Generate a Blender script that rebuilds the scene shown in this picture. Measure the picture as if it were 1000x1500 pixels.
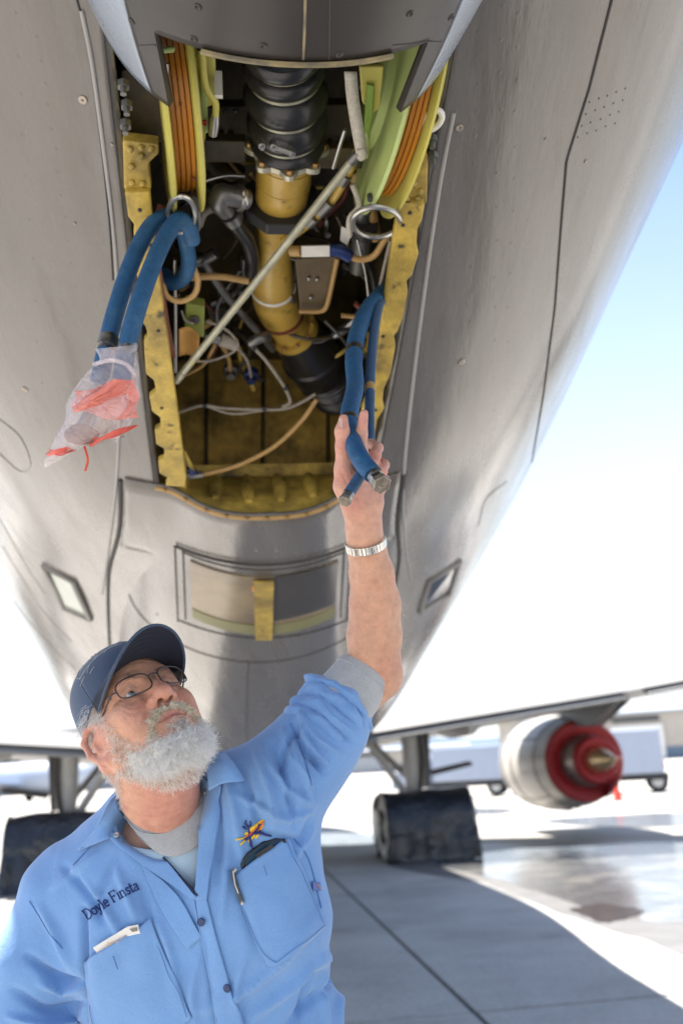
import bpy, bmesh, math, random
import numpy as np
from mathutils import Vector, Matrix
from mathutils.bvhtree import BVHTree
for o in list(bpy.data.objects): bpy.data.objects.remove(o)
scene = bpy.context.scene
COL = scene.collection
rng = np.random.default_rng(7); random.seed(7)
rad = math.radians
# ---------------------------------------------------------------- camera
FPX = 35/36*1500
PITCH, ROLL = rad(14.4), rad(3.3)
CAM = np.array([0, 0, 1.65])
FWD = np.array([0, math.cos(PITCH), math.sin(PITCH)])
_r0 = np.array([1., 0, 0]); _u0 = np.array([0, -math.sin(PITCH), math.cos(PITCH)])
RGT = math.cos(ROLL)*_r0 - math.sin(ROLL)*_u0
UP = math.sin(ROLL)*_r0 + math.cos(ROLL)*_u0
cd = bpy.data.cameras.new('camera'); cam = bpy.data.objects.new('camera', cd); COL.objects.link(cam)
cd.sensor_fit = 'VERTICAL'; cd.sensor_height = 36; cd.sensor_width = 24; cd.lens = 35
cd.clip_start = .05; cd.clip_end = 9000
cam.matrix_world = Matrix(((RGT[0], UP[0], -FWD[0], CAM[0]), (RGT[1], UP[1], -FWD[1], CAM[1]), (RGT[2], UP[2], -FWD[2], CAM[2]), (0, 0, 0, 1)))
cd.dof.use_dof = True; cd.dof.focus_distance = 1.55; cd.dof.aperture_fstop = 3.6; cd.dof.aperture_blades = 0
scene.camera = cam
# ---------------------------------------------------------------- sky, sun, exposure
SUN = np.array([-0.37, 0.26, 0.89]); SUN /= np.linalg.norm(SUN)
w = bpy.data.worlds.new('World'); scene.world = w; w.use_nodes = True
nt = w.node_tree; bgn = nt.nodes['Background']
sky = nt.nodes.new('ShaderNodeTexSky'); sky.sky_type = 'NISHITA'; sky.sun_disc = False
sky.sun_elevation = math.asin(SUN[2]); sky.sun_rotation = math.atan2(SUN[0], SUN[1])
sky.altitude = 300; sky.air_density = 1.0; sky.dust_density = .8; sky.ozone_density = 1.0
# thin bright haze over the blue: thickest at the horizon, with faint veils of high cloud
geo = nt.nodes.new('ShaderNodeTexCoord'); sep = nt.nodes.new('ShaderNodeSeparateXYZ'); nt.links.new(geo.outputs['Generated'], sep.inputs[0])
hz = nt.nodes.new('ShaderNodeMapRange'); hz.inputs[1].default_value = -.05; hz.inputs[2].default_value = .52; hz.inputs[3].default_value = .95; hz.inputs[4].default_value = .04; nt.links.new(sep.outputs[2], hz.inputs[0])
cn = nt.nodes.new('ShaderNodeTexNoise'); cn.inputs['Scale'].default_value = 2.2; cn.inputs['Detail'].default_value = 6; nt.links.new(geo.outputs['Generated'], cn.inputs['Vector'])
cm = nt.nodes.new('ShaderNodeMath'); cm.operation = 'MULTIPLY_ADD'; cm.inputs[1].default_value = .3; cm.inputs[2].default_value = -.15; nt.links.new(cn.outputs['Fac'], cm.inputs[0])
ca = nt.nodes.new('ShaderNodeMath'); ca.operation = 'ADD'; ca.use_clamp = True; nt.links.new(hz.outputs[0], ca.inputs[0]); nt.links.new(cm.outputs[0], ca.inputs[1])
smx = nt.nodes.new('ShaderNodeMix'); smx.data_type = 'RGBA'; nt.links.new(ca.outputs[0], smx.inputs[0]); nt.links.new(sky.outputs[0], smx.inputs[6]); smx.inputs[7].default_value = (4.3, 4.45, 4.7, 1)
nt.links.new(smx.outputs[2], bgn.inputs[0]); bgn.inputs[1].default_value = .09
sd = bpy.data.lights.new('sun', 'SUN'); sd.energy = 5; sd.angle = rad(.5); sd.color = (1, .94, .85)
sun = bpy.data.objects.new('sun', sd); COL.objects.link(sun)
sun.rotation_euler = Vector(SUN).to_track_quat('Z', 'Y').to_euler()
vs = scene.view_settings; vs.view_transform = 'Standard'; vs.look = 'None'; vs.gamma = 1; vs.use_curve_mapping = False
vs.exposure = 1.78
scene.render.film_transparent = False
cy = scene.cycles; cy.max_bounces = 8; cy.diffuse_bounces = 5; cy.glossy_bounces = 4; cy.transmission_bounces = 6; cy.transparent_max_bounces = 16
cy.use_denoising = True; cy.sample_clamp_indirect = 8; cy.caustics_reflective = False; cy.caustics_refractive = False
# ---------------------------------------------------------------- frames of reference
def P(x, y, d):                                   # photograph pixel + distance along the axis -> world
    return CAM + d*(FWD + RGT*((x-500)/FPX) + UP*((750-y)/FPX))
def proj(X):
    v = np.asarray(X, float)-CAM; d = v@FWD
    return 500+FPX*(v@RGT)/d, 750-FPX*(v@UP)/d, d
def ray(x, y):
    v = P(x, y, 1.)-CAM; return v/np.linalg.norm(v)
HD = rad(7.3); AX = np.array([-math.sin(HD), math.cos(HD), 0]); LT = np.array([math.cos(HD), math.sin(HD), 0]); OFF = .13
def ac(lat, s, z):                                # aircraft frame (right, forward, up) -> world
    lat, s, z = np.broadcast_arrays(np.asarray(lat, float), np.asarray(s, float), np.asarray(z, float))
    return (lat+OFF)[..., None]*LT + s[..., None]*AX + z[..., None]*np.array([0, 0, 1.])
def toac(X):
    X = np.asarray(X); return np.stack([X@LT-OFF, X@AX, X[..., 2]], -1)
def gnd(x, y, z=0.):
    v = ray(x, y); t = (z-CAM[2])/v[2]; return CAM+t*v
# ---------------------------------------------------------------- materials
def mat(name, col, rough=.5, metal=0., var=.15, vscale=4., bump=0., bscale=40., col2=None, c2scale=3., c2lo=.45, c2hi=.65, coat=0., spec=.5,
        stretch=None, sss=0., sheen=0., attr=None, alpha=None, trans=0., rvar=0., ior=1.45, grain=0., gscale=300., wr=0., wscale=20., col3=None, c3scale=20., c3lo=.6, c3hi=.75):
    m = bpy.data.materials.new(name); m.use_nodes = True; n = m.node_tree.nodes; l = m.node_tree.links
    b = n['Principled BSDF']; b.inputs['Roughness'].default_value = rough; b.inputs['Metallic'].default_value = metal
    b.inputs['Specular IOR Level'].default_value = spec; b.inputs['Coat Weight'].default_value = coat; b.inputs['Coat Roughness'].default_value = .15
    b.inputs['IOR'].default_value = ior; b.inputs['Transmission Weight'].default_value = trans
    if sss: b.inputs['Subsurface Weight'].default_value = sss; b.inputs['Subsurface Radius'].default_value = (.012, .005, .003); b.inputs['Subsurface Scale'].default_value = .5
    if sheen: b.inputs['Sheen Weight'].default_value = sheen; b.inputs['Sheen Roughness'].default_value = .5
    if alpha is not None: b.inputs['Alpha'].default_value = alpha
    tc = n.new('ShaderNodeTexCoord'); src = tc.outputs['Object']
    if stretch:
        mp = n.new('ShaderNodeMapping'); mp.inputs['Scale'].default_value = stretch[:3]
        if len(stretch) > 3: mp.inputs['Rotation'].default_value = (0, 0, stretch[3])
        l.new(src, mp.inputs[0]); src = mp.outputs[0]
    def noise(sc, det=6, rgh=.6):
        t = n.new('ShaderNodeTexNoise'); t.inputs['Scale'].default_value = sc; t.inputs['Detail'].default_value = det; t.inputs['Roughness'].default_value = rgh
        l.new(src, t.inputs['Vector']); return t.outputs['Fac']
    def ramp(fac, lo, hi):
        r = n.new('ShaderNodeMapRange'); r.inputs[1].default_value = lo; r.inputs[2].default_value = hi; l.new(fac, r.inputs[0]); return r.outputs[0]
    if attr:
        a = n.new('ShaderNodeAttribute'); a.attribute_name = attr; base = a.outputs['Color']
    else:
        rg = n.new('ShaderNodeRGB'); rg.outputs[0].default_value = (*col, 1); base = rg.outputs[0]
    def mult(base, fac, amt):
        mr = n.new('ShaderNodeMapRange'); mr.inputs[1].default_value = .25; mr.inputs[2].default_value = .75; mr.inputs[3].default_value = 1-amt; mr.inputs[4].default_value = 1+amt; l.new(fac, mr.inputs[0])
        vm = n.new('ShaderNodeVectorMath'); vm.operation = 'SCALE'; l.new(base, vm.inputs[0]); l.new(mr.outputs[0], vm.inputs['Scale']); return vm.outputs[0]
    if var: base = mult(base, noise(vscale), var)
    if grain: base = mult(base, noise(gscale, 2), grain)
    if col2 is not None:
        mx = n.new('ShaderNodeMix'); mx.data_type = 'RGBA'; l.new(ramp(noise(c2scale, 8, .65), c2lo, c2hi), mx.inputs[0]); l.new(base, mx.inputs[6]); mx.inputs[7].default_value = (*col2, 1); base = mx.outputs[2]
    if col3 is not None:
        mx = n.new('ShaderNodeMix'); mx.data_type = 'RGBA'; l.new(ramp(noise(c3scale, 6, .6), c3lo, c3hi), mx.inputs[0]); l.new(base, mx.inputs[6]); mx.inputs[7].default_value = (*col3, 1); base = mx.outputs[2]
    l.new(base, b.inputs['Base Color'])
    if rvar:
        mr = n.new('ShaderNodeMapRange'); mr.inputs[1].default_value = .3; mr.inputs[2].default_value = .7; mr.inputs[3].default_value = max(.02, rough-rvar); mr.inputs[4].default_value = rough+rvar
        l.new(noise(vscale*2.3), mr.inputs[0]); l.new(mr.outputs[0], b.inputs['Roughness'])
    if bump:
        bp = n.new('ShaderNodeBump'); bp.inputs['Strength'].default_value = 1; bp.inputs['Distance'].default_value = bump; l.new(noise(bscale, 5), bp.inputs['Height']); l.new(bp.outputs[0], b.inputs['Normal'])
        if wr:                                                     # creases: valleys where a noise crosses its middle value
            t = n.new('ShaderNodeTexNoise'); t.inputs['Scale'].default_value = wscale; t.inputs['Detail'].default_value = 3; t.inputs['Roughness'].default_value = .5; t.inputs['Distortion'].default_value = .8; l.new(src, t.inputs['Vector'])
            a1 = n.new('ShaderNodeMath'); a1.operation = 'SUBTRACT'; a1.inputs[1].default_value = .5; l.new(t.outputs['Fac'], a1.inputs[0]); a2 = n.new('ShaderNodeMath'); a2.operation = 'ABSOLUTE'; l.new(a1.outputs[0], a2.inputs[0])
            a3 = n.new('ShaderNodeMath'); a3.operation = 'POWER'; a3.inputs[1].default_value = .6; l.new(a2.outputs[0], a3.inputs[0])
            bq = n.new('ShaderNodeBump'); bq.inputs['Strength'].default_value = 1; bq.inputs['Distance'].default_value = wr; l.new(a3.outputs[0], bq.inputs['Height']); l.new(bp.outputs[0], bq.inputs['Normal']); l.new(bq.outputs[0], b.inputs['Normal'])
    return m
# ---------------------------------------------------------------- mesh building
class MB:
    def __init__(s): s.v = []; s.f = []; s.n = 0
    def add(s, v, f):
        v = np.asarray(v, float).reshape(-1, 3); s.v.append(v); s.f += [tuple(int(i)+s.n for i in q) for q in f]; s.n += len(v); return s
    def grid(s, G, close_u=False, close_v=False):                 # G (n, m, 3)
        n, m = G.shape[:2]; F = []
        for i in range(n if close_u else n-1):
            for j in range(m if close_v else m-1):
                a = i*m+j; b = i*m+(j+1) % m; c = ((i+1) % n)*m+(j+1) % m; d = ((i+1) % n)*m+j; F.append((a, b, c, d))
        return s.add(G, F)
    def loft(s, rings, caps=True):
        G = np.asarray(rings); s0 = s.n; s.grid(G, close_v=True); n, m = G.shape[:2]
        if caps: s.f.append(tuple(s0+i for i in range(m))[::-1]); s.f.append(tuple(s0+(n-1)*m+i for i in range(m)))
        return s
    def tube(s, path, r, sides=10, caps=True, closed=False, flat=None):
        path = np.asarray(path, float).reshape(-1, 3); n = len(path)
        if n < 2: return s.add(np.zeros((3, 3))+[0, 0, -9], [(0, 1, 2)])
        r = np.broadcast_to(np.asarray(r, float), (n,))
        t = np.gradient(path, axis=0) if not closed else np.roll(path, -1, 0)-np.roll(path, 1, 0)
        t /= np.linalg.norm(t, axis=1)[:, None]+1e-12
        u = np.cross(t[0], [0.3, .2, 1.]); u /= np.linalg.norm(u); rings = []
        for i in range(n):
            u = u-t[i]*(u@t[i]); u /= np.linalg.norm(u); w_ = np.cross(t[i], u)
            a = np.arange(sides)*2*math.pi/sides
            rings.append(path[i]+r[i]*(np.cos(a)[:, None]*u+np.sin(a)[:, None]*w_*(flat or 1)))
        if closed: return s.grid(np.array(rings), close_u=True, close_v=True)
        return s.loft(rings, caps)
    def lathe(s, o, axis, prof, sides=24, caps=True, arc=None):   # prof: (distance along axis, radius)
        o = np.asarray(o, float); axis = np.asarray(axis, float)/np.linalg.norm(axis)
        u = np.cross(axis, [0.12, .3, 1.] if abs(axis[2]) < .9 else [1, .2, 0]); u /= np.linalg.norm(u); w_ = np.cross(axis, u)
        a = np.arange(sides)*2*math.pi/sides
        return s.loft([o+axis*t+r*(np.cos(a)[:, None]*u+np.sin(a)[:, None]*w_) for t, r in prof], caps)
    def box(s, c, sx, sy, sz, X=(1, 0, 0), Y=(0, 1, 0), Z=(0, 0, 1)):
        c = np.asarray(c, float); X, Y, Z = (np.asarray(q, float) for q in (X, Y, Z)); v = []
        for k in (-.5, .5):
            for q in ((-.5, -.5), (.5, -.5), (.5, .5), (-.5, .5)): v.append(c+X*sx*q[0]+Y*sy*q[1]+Z*sz*k)
        return s.add(v, [(3, 2, 1, 0), (4, 5, 6, 7), (0, 1, 5, 4), (1, 2, 6, 5), (2, 3, 7, 6), (3, 0, 4, 7)])
    def prism(s, poly, off):                                       # polygon of 3-D points extruded by a vector
        p = np.asarray(poly, float); n = len(p)
        return s.add(np.concatenate([p, p+np.asarray(off)]), [tuple(range(n))[::-1], tuple(range(n, 2*n))]+[(i, (i+1) % n, n+(i+1) % n, n+i) for i in range(n)])
    def sphere(s, c, r, seg=16, ring=10, sc=(1, 1, 1)):
        th = np.linspace(0.02, math.pi-.02, ring); a = np.arange(seg)*2*math.pi/seg
        G = np.stack([np.sin(th)[:, None]*np.cos(a), np.sin(th)[:, None]*np.sin(a), np.repeat(np.cos(th)[:, None], seg, 1)], -1)*r*np.array(sc)+np.asarray(c)
        return s.loft(G)
    def build(s, name, m, parent=None, smooth=40, bevel=0, subs=0, fixn=True):
        V = np.concatenate(s.v); me = bpy.data.meshes.new(name); me.from_pydata(V.tolist(), [], s.f)
        if fixn:
            bm = bmesh.new(); bm.from_mesh(me); bmesh.ops.recalc_face_normals(bm, faces=bm.faces); bm.to_mesh(me); bm.free()
        me.materials.append(m); o = bpy.data.objects.new(name, me); COL.objects.link(o)
        if smooth: me.shade_smooth(); me.set_sharp_from_angle(angle=rad(smooth))
        if bevel:
            b = o.modifiers.new('b', 'BEVEL'); b.width = bevel; b.segments = 2; b.limit_method = 'ANGLE'
        if subs: q = o.modifiers.new('s', 'SUBSURF'); q.levels = q.render_levels = subs
        if parent: put(o, parent)
        return o
def put(o, parent):
    o.parent = parent
    o.matrix_parent_inverse = Matrix.Translation(-parent.location) if parent.parent is None else Matrix.Identity(4)
def orient(o, inside):                                             # turn an open shell's normals away from a point or line
    me = o.data; d = 0.
    for p in me.polygons:
        c = np.array(p.center); d += float(np.dot(np.array(p.normal), c-inside(c)))*p.area
    if d < 0: me.flip_normals()
def tag(o, label=None, cat=None, group=None, kind=None):
    if label: o['label'] = label
    if cat: o['category'] = cat
    if group: o['group'] = group
    if kind: o['kind'] = kind
    return o
def empty(name, loc, label, cat, group=None):
    o = bpy.data.objects.new(name, None); o.location = Vector(loc); o.empty_display_size = .1; COL.objects.link(o)
    return tag(o, label, cat, group)
def ground_origin(o):                                              # move a one-mesh thing's origin to its base
    me = o.data; c = np.empty(len(me.vertices)*3); me.vertices.foreach_get('co', c); c = c.reshape(-1, 3)
    b = np.array([(c[:, 0].min()+c[:, 0].max())/2, (c[:, 1].min()+c[:, 1].max())/2, c[:, 2].min()])
    me.vertices.foreach_set('co', (c-b).ravel()); o.location = Vector(b); me.update(); return o
def bvh_of(o):
    me = o.data; return BVHTree.FromPolygons([v.co[:] for v in me.vertices], [p.vertices[:] for p in me.polygons])
def hit(bvh, x, y, off=0.):
    v = ray(x, y); q = bvh.ray_cast(Vector(CAM), Vector(v))
    if q[0] is None: return None, None
    n = np.array(q[1]); n = n if n@v < 0 else -n
    return np.array(q[0])+n*off, n
def spline(pts, n=40, closed=False):                               # Catmull-Rom through rows
    p = np.asarray(pts, float)
    if closed: p = np.concatenate([p[-1:], p, p[:2]])
    else: p = np.concatenate([2*p[:1]-p[1:2], p, 2*p[-1:]-p[-2:-1]])
    k = len(p)-3; t = np.linspace(0, k, n, endpoint=not closed); i = np.minimum(t.astype(int), k-1); t = (t-i)[:, None]
    a, b, c, d = p[i], p[i+1], p[i+2], p[i+3]
    return .5*(2*b+(c-a)*t+(2*a-5*b+4*c-d)*t**2+(3*b-a-3*c+d)*t**3)
def interp(x, xs, ys): return np.interp(x, xs, ys)
def smooth_interp(xs, ys, x):
    xs = np.asarray(xs, float); ys = np.asarray(ys, float); x = np.asarray(x, float)
    m = np.gradient(ys, xs); i = np.clip(np.searchsorted(xs, x)-1, 0, len(xs)-2); H = xs[i+1]-xs[i]; t = np.clip((x-xs[i])/H, 0, 1)
    return (2*t**3-3*t**2+1)*ys[i]+(t**3-2*t**2+t)*H*m[i]+(-2*t**3+3*t**2)*ys[i+1]+(t**3-t**2)*H*m[i+1]
def ribbon_on(bvh, pts, width, off, n=60, sides=6, flat=.35):      # a bead lying on a surface along pixels
    pp = spline(pts, n); out = []
    for x, y in pp:
        h, _ = hit(bvh, x, y, off)
        if h is not None: out.append(h)
    return MB().tube(out, width, sides, flat=None)
# ---------------------------------------------------------------- the ground
M_concrete = mat('concrete', (.40, .385, .36), .8, var=.16, vscale=.9, bump=.004, bscale=45, col2=(.25, .24, .23), c2scale=.55, c2lo=.45, c2hi=.75, grain=.16, gscale=22, col3=(.15, .14, .13), c3scale=1.4, c3lo=.62, c3hi=.8)
M_joint = mat('joint_sealant', (.05, .05, .05), .8)
M_far = mat('far_ground', (.42, .40, .37), .9, var=.1, vscale=.05, col2=(.35, .33, .30), c2scale=.02)
g = MB(); g.add([(-3500, -3000, -.02), (3500, -3000, -.02), (3500, 6000, -.02), (-3500, 6000, -.02)], [(0, 1, 2, 3)])
apron = g.build('ground', M_far, smooth=0); tag(apron, kind='structure')
apron['label'] = 'pale concrete apron in the sun'
g = MB(); c4 = [ac(a, b, -.012) for a, b in ((-26, -17), (33, -17), (33, 43), (-26, 43))]; g.add(c4, [(0, 1, 2, 3)]); o = g.build('joint_filler', M_joint, apron, smooth=0)
i = 0
for a in range(-4, 5):
    for b in range(-2, 4):
        x0, x1 = 1.51+a*7.5, 1.51+(a+1)*7.5; y0, y1 = 7.25+b*11.8-11.8, 7.25+b*11.8
        if x0 > 30 or x1 < -25: continue
        q = MB(); gp = .02; zt = random.uniform(-.002, .0)
        q.prism([ac(x0+gp, y0+gp, -.1), ac(x1-gp, y0+gp, -.1), ac(x1-gp, y1-gp, -.1), ac(x0+gp, y1-gp, -.1)], (0, 0, .1+zt))
        q.build('concrete_slab', M_concrete, apron, smooth=0, bevel=.006)
M_water = mat('puddle_water', (.10, .105, .11), .13, var=.3, vscale=1.5, bump=.004, bscale=5, spec=.6, col2=(.2, .195, .185), c2scale=1.2, c2lo=.5, c2hi=.6, rvar=.08)
M_wet = mat('damp_concrete', (.16, .155, .15), .45, var=.2, vscale=3)
def puddle(pts, name, m, z, jit=.05):
    pp = spline([gnd(x, y) for x, y in pts], 90, closed=True); c = pp.mean(0)
    ph = rng.random(4)*6; a = np.linspace(0, 2*math.pi, 90, endpoint=False)
    k = 1+jit*(np.sin(5*a+ph[0])+.6*np.sin(11*a+ph[1])+.4*np.sin(17*a+ph[2]))
    pp = c+(pp-c)*k[:, None]; pp[:, 2] = z; v = np.concatenate([pp, [[c[0], c[1], z]]])
    o = MB().add(v, [(i, (i+1) % 90, 90) for i in range(90)]).build(name, m, smooth=0); tag(o, kind='structure'); return o
puddle([(560, 1262), (640, 1240), (800, 1236), (1040, 1230), (1130, 1300), (1060, 1400), (930, 1372), (850, 1350), (770, 1318), (700, 1292), (640, 1283)], 'damp_patch', M_wet, .003, .02)
puddle([(640, 1264), (720, 1247), (860, 1240), (1040, 1236), (1110, 1300), (1010, 1352), (900, 1340), (820, 1318), (745, 1292), (690, 1280)], 'puddle', M_water, .006, .02)
puddle([(790, 1203), (900, 1194), (1040, 1190), (1060, 1204), (920, 1212)], 'puddle', M_water, .006, .02)
puddle([(380, 1232), (470, 1221), (560, 1222), (575, 1233), (480, 1238)], 'puddle', M_water, .006, .03)
puddle([(590, 1190), (660, 1183), (760, 1186), (700, 1194)], 'puddle', M_water, .006, .03)
M_oil = mat('brown_puddle', (.030, .021, .015), .38, var=.6, vscale=5)
puddle([(838, 1334), (862, 1327), (892, 1325), (925, 1331), (944, 1338), (915, 1346), (890, 1352), (862, 1345)], 'brown_puddle', M_oil, .010, .06)
# ---------------------------------------------------------------- the aircraft
plane = empty('tanker_aircraft', ac(0, 9, 0), 'grey four-engine tanker aircraft overhead with its tail bay open, filling the photo', 'aircraft')
M_skin = mat('aircraft_grey_paint', (.118, .108, .098), .26, var=.15, vscale=1.6, bump=.0035, bscale=3.0, coat=.5, col3=(.068, .057, .047), c3scale=5, c3lo=.56, c3hi=.8, col2=(.098, .083, .069), c2scale=2.0, c2lo=.42, c2hi=.80, rvar=.10, stretch=(3.4, .55, 1.2, .5), grain=.07, gscale=90, spec=.6)
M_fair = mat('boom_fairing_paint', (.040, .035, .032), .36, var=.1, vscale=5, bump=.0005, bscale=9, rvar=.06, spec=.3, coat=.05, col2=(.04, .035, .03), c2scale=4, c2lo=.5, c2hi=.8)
M_seam = mat('dark_seam', (.035, .032, .03), .7)
M_seal = mat('sealant_strip', (.27, .262, .255), .45, var=.1)
M_screw = mat('screw_steel', (.30, .26, .22), .4, metal=.7)
M_white = mat('wing_grey_paint', (.27, .268, .262), .4, var=.06)
KS = [-9, -5, -2, .5, 1.5, 2.5, 4, 6, 9, 13, 18]
KA = [.35, .65, .94, 1.192, 1.251, 1.23, 1.385, 1.40, 1.60, 1.85, 1.85]
KB = [.55, .72, .915, 1.199, 1.315, 1.43, 1.46, 1.43, 1.50, 1.90, 1.98]
KZ = [5.9, 4.95, 4.05, 3.17, 2.80, 2.42, 2.22, 1.86, 1.56, 1.50, 1.45]
EXN = 2.3
def sk(s): return smooth_interp(KS, KA, s), smooth_interp(KS, KB, s), smooth_interp(KS, KZ, s)
def zskin(s, x):
    a, b, z = sk(s); return z+b*(1-(1-np.clip(np.abs(x)/a, 0, 1)**EXN)**(1/EXN))
BW = .285; S0, S1 = .75, 2.62
def x0_of(s): return np.where(s < S0-.02, 0., np.where(s < 8.5, BW, 0.))
SS = np.concatenate([np.linspace(-9, S0-.03, 60), np.linspace(S0, 8.4, 110), np.linspace(8.6, 18, 40), np.linspace(18.5, 33, 16), [33.6, 34, 34.15, 34.199]])
def skin_half(sg, nphi=64):
    rows = []
    for s in SS:
        a, b, z = (float(q) for q in sk(min(s, 18)))
        if s > 28: k = math.sqrt(max(.0, 1-((s-28)/6.2)**2)); z = z+b*(1-k); a *= k; b *= k
        x0 = float(x0_of(s)) if s < 18 else 0.
        ph0 = math.asin(min(1, (x0/a)**(EXN/2)))
        ph = ph0+(math.pi-ph0)*np.linspace(0, 1, nphi)**1.25
        X = a*np.abs(np.sin(ph))**(2/EXN); Z = z+b-b*np.sign(np.cos(ph))*np.abs(np.cos(ph))**(2/EXN)
        rows.append(ac(sg*X, s, Z))
    return np.array(rows)
skins = [MB().grid(skin_half(sg)).build('fuselage_skin', M_skin, plane, smooth=60) for sg in (-1, 1)]
axis_pt = lambda c: ac(0, toac(c)[1], float(sk(min(float(toac(c)[1]), 18))[2]+sk(min(float(toac(c)[1]), 18))[1]))
for o in skins:
    orient(o, axis_pt)
    q = o.modifiers.new('t', 'SOLIDIFY'); q.thickness = .012; q.offset = -1
BV = [bvh_of(o) for o in skins]
def shit(x, y, off=0.):
    best = None
    for b in BV:
        h, n = hit(b, x, y, off)
        if h is not None and (best is None or np.linalg.norm(h-CAM) < np.linalg.norm(best[0]-CAM)): best = (h, n)
    return best
def on_skin(name, pts, r, m, off=.0, n=70, sides=8, lin=False, parent=None, flat=None):
    if lin:
        k = np.linspace(0, len(pts)-1, n); p = np.asarray(pts, float); pp = np.stack([np.interp(k, range(len(pts)), p[:, 0]), np.interp(k, range(len(pts)), p[:, 1])], 1)
    else: pp = spline(pts, n)
    out = [q[0] for q in (shit(x, y, off) for x, y in pp) if q is not None]
    return MB().tube(out, r, sides).build(name, m, parent or plane, smooth=60)
on_skin('sealant_bead', [(120, 15), (135, 90), (152, 215), (166, 330), (173, 430), (176, 560), (172, 690), (160, 800), (150, 870)], .0045, M_seal)
on_skin('sealant_bead', [(664, 165), (650, 235), (636, 320), (622, 420), (607, 540), (596, 640), (590, 720), (594, 800), (602, 850)], .0045, M_seal)
on_skin('skin_joint', [(112, -5), (128, 60), (146, 190), (160, 320), (166, 410)], .0022, M_seam)
on_skin('skin_joint', [(897, -8), (862, 130), (829, 235), (821, 330), (812, 450), (795, 580), (776, 690), (752, 735)], .003, M_seam, lin=True)
for a, b in (((826, 588), (806, 625)), ((815, 640), (800, 668)), ((802, 672), (786, 700))): on_skin('skin_joint', [a, b], .003, M_seam, n=8)
for pts in ([(-5, 610), (30, 640), (45, 680), (30, 690), (-5, 660)], [(0, 760), (40, 830), (66, 870)], [(4, 800), (60, 890), (105, 940)], [(20, 880), (60, 930), (110, 980)],
            [(612, 930), (640, 915), (690, 870)], [(604, 960), (640, 945), (676, 905)], [(610, 985), (650, 950)], [(700, 770), (712, 730), (742, 705)]):
    on_skin('skin_lap', pts, .0022, M_skin, n=24)
# screws and rivets on the skin
def screw_at(x, y, r, m=M_screw, name='screw', hh=.002):
    q = shit(x, y, 0.)
    if q is None: return
    h, n = q; o = MB().lathe(h-n*.004, n, [(0, r), (.004+hh, r), (.004+hh*1.4, r*.8), (.004+hh*1.2, r*.3), (.003, .0001)], 14).build(name, m, plane, smooth=30)
for x, y, r in ((122, 146, .0082), (37, 570, .008), (672, 187, .0075), (675, 530, .010), (164, 211, .003), (635, 240, .003), (798, 204, .003), (110, 327, .003), (857, 236, .004), (180, 640, .003)): screw_at(x, y, r)
for x0, y0, x1, y1, n_ in ((84, 250, 118, 560, 12), (36, 200, 80, 480, 9), (780, 120, 765, 560, 14), (690, 500, 660, 800, 10), (715, 620, 680, 780, 6), (640, 480, 612, 780, 12), (150, 330, 158, 690, 14), (120, 620, 100, 800, 7), (150, 420, 152, 690, 8)):
    for k in np.linspace(0, 1, n_): screw_at(x0+(x1-x0)*k, y0+(y1-y0)*k, .0034, M_skin, 'rivet', .0001)
for r_ in range(4):
    for c in range(5):
        screw_at(862+c*13.5-r_*5.2+random.uniform(-1, 1), 150-c*5.2+r_*17+random.uniform(-1, 1), .002, M_seam, 'vent_hole', .0005)
for x0, y0, x1, y1, n_ in ((55, 55, 110, 420, 12), (700, 45, 690, 470, 12), (735, 10, 722, 600, 13), (760, 20, 745, 500, 11), (20, 20, 60, 560, 10)):
    for k in np.linspace(0, 1, n_): screw_at(x0+(x1-x0)*k+random.uniform(-2, 2), y0+(y1-y0)*k+random.uniform(-3, 3), .004, M_skin, 'rivet', .0003)
# small windows of the observers, either side of the pod
M_glassw = mat('window_glass', (.02, .03, .04), .05, spec=.9, var=0)
M_glassp = mat('pale_window', (.30, .34, .30), .12, spec=.8, var=.1)
M_frame = mat('window_frame', (.21, .20, .19), .5)
def skin_window(pts, m):
    c = np.mean(pts, 0); sh = [shit(x, y, .004)[0] for x, y in pts]; n = shit(*c)[1]
    fr = MB().tube(sum([[sh[i], sh[i]*.5+sh[(i+1) % 4]*.5] for i in range(4)], []), .013, 8, closed=True).build('window_frame', M_frame, plane, smooth=60)
    p = [np.array(q)-n*.0 for q in sh]; MB().prism(p, -n*.02).build('window_pane', m, fr, smooth=0)
skin_window([(66, 828), (108, 850), (133, 906), (93, 888)], M_glassp)
skin_window([(628, 850), (672, 822), (657, 868), (614, 895)], M_glassw)
# ---- operator's pod under the belly
def wpod(s): return smooth_interp([2.6, 2.9, 3.4, 4, 5.5, 7, 9], [.385, .415, .50, .57, .68, .66, .5], s)
def zpod(s): return smooth_interp([2.6, 2.9, 3.5, 3.85, 4.6, 6, 7.5, 9], [2.318, 2.262, 2.125, 2.05, 1.90, 1.70, 1.58, 1.545], s)
def pod_z(s, x):
    z = zpod(s)+.30*np.clip(np.abs(x)/wpod(s), 0, 1.2)**2.8*smooth_interp([2.6, 3.5, 5, 9], [1., 1.15, 1.2, .4], s)
    lim = zskin(s, x)-.008+max(0., float(s)-3.1)*.35; k = .03; hh = np.clip(.5+.5*(lim-z)/k, 0, 1)
    return lim+(z-lim)*hh-k*hh*(1-hh)
def podgrid(s0, s1, n, t0=-1., t1=1., m=49):
    rows = []
    for s in np.linspace(s0, s1, n):
        u = np.linspace(t0, t1, m); x = wpod(s)*np.sign(u)*np.abs(u)**.8; z = pod_z(s, x)
        if t0 == -1.: z[0] = z[-1] = max(float(z[0]), float(zskin(s, wpod(s)))+.02)
        rows.append(ac(x, s, z))
    return np.array(rows)
pod = empty('x', (0, 0, 0), None, None); bpy.data.objects.remove(pod)
podm = MB().grid(podgrid(2.6, 9, 90)).build('operator_pod', M_skin, plane, smooth=60)
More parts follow.
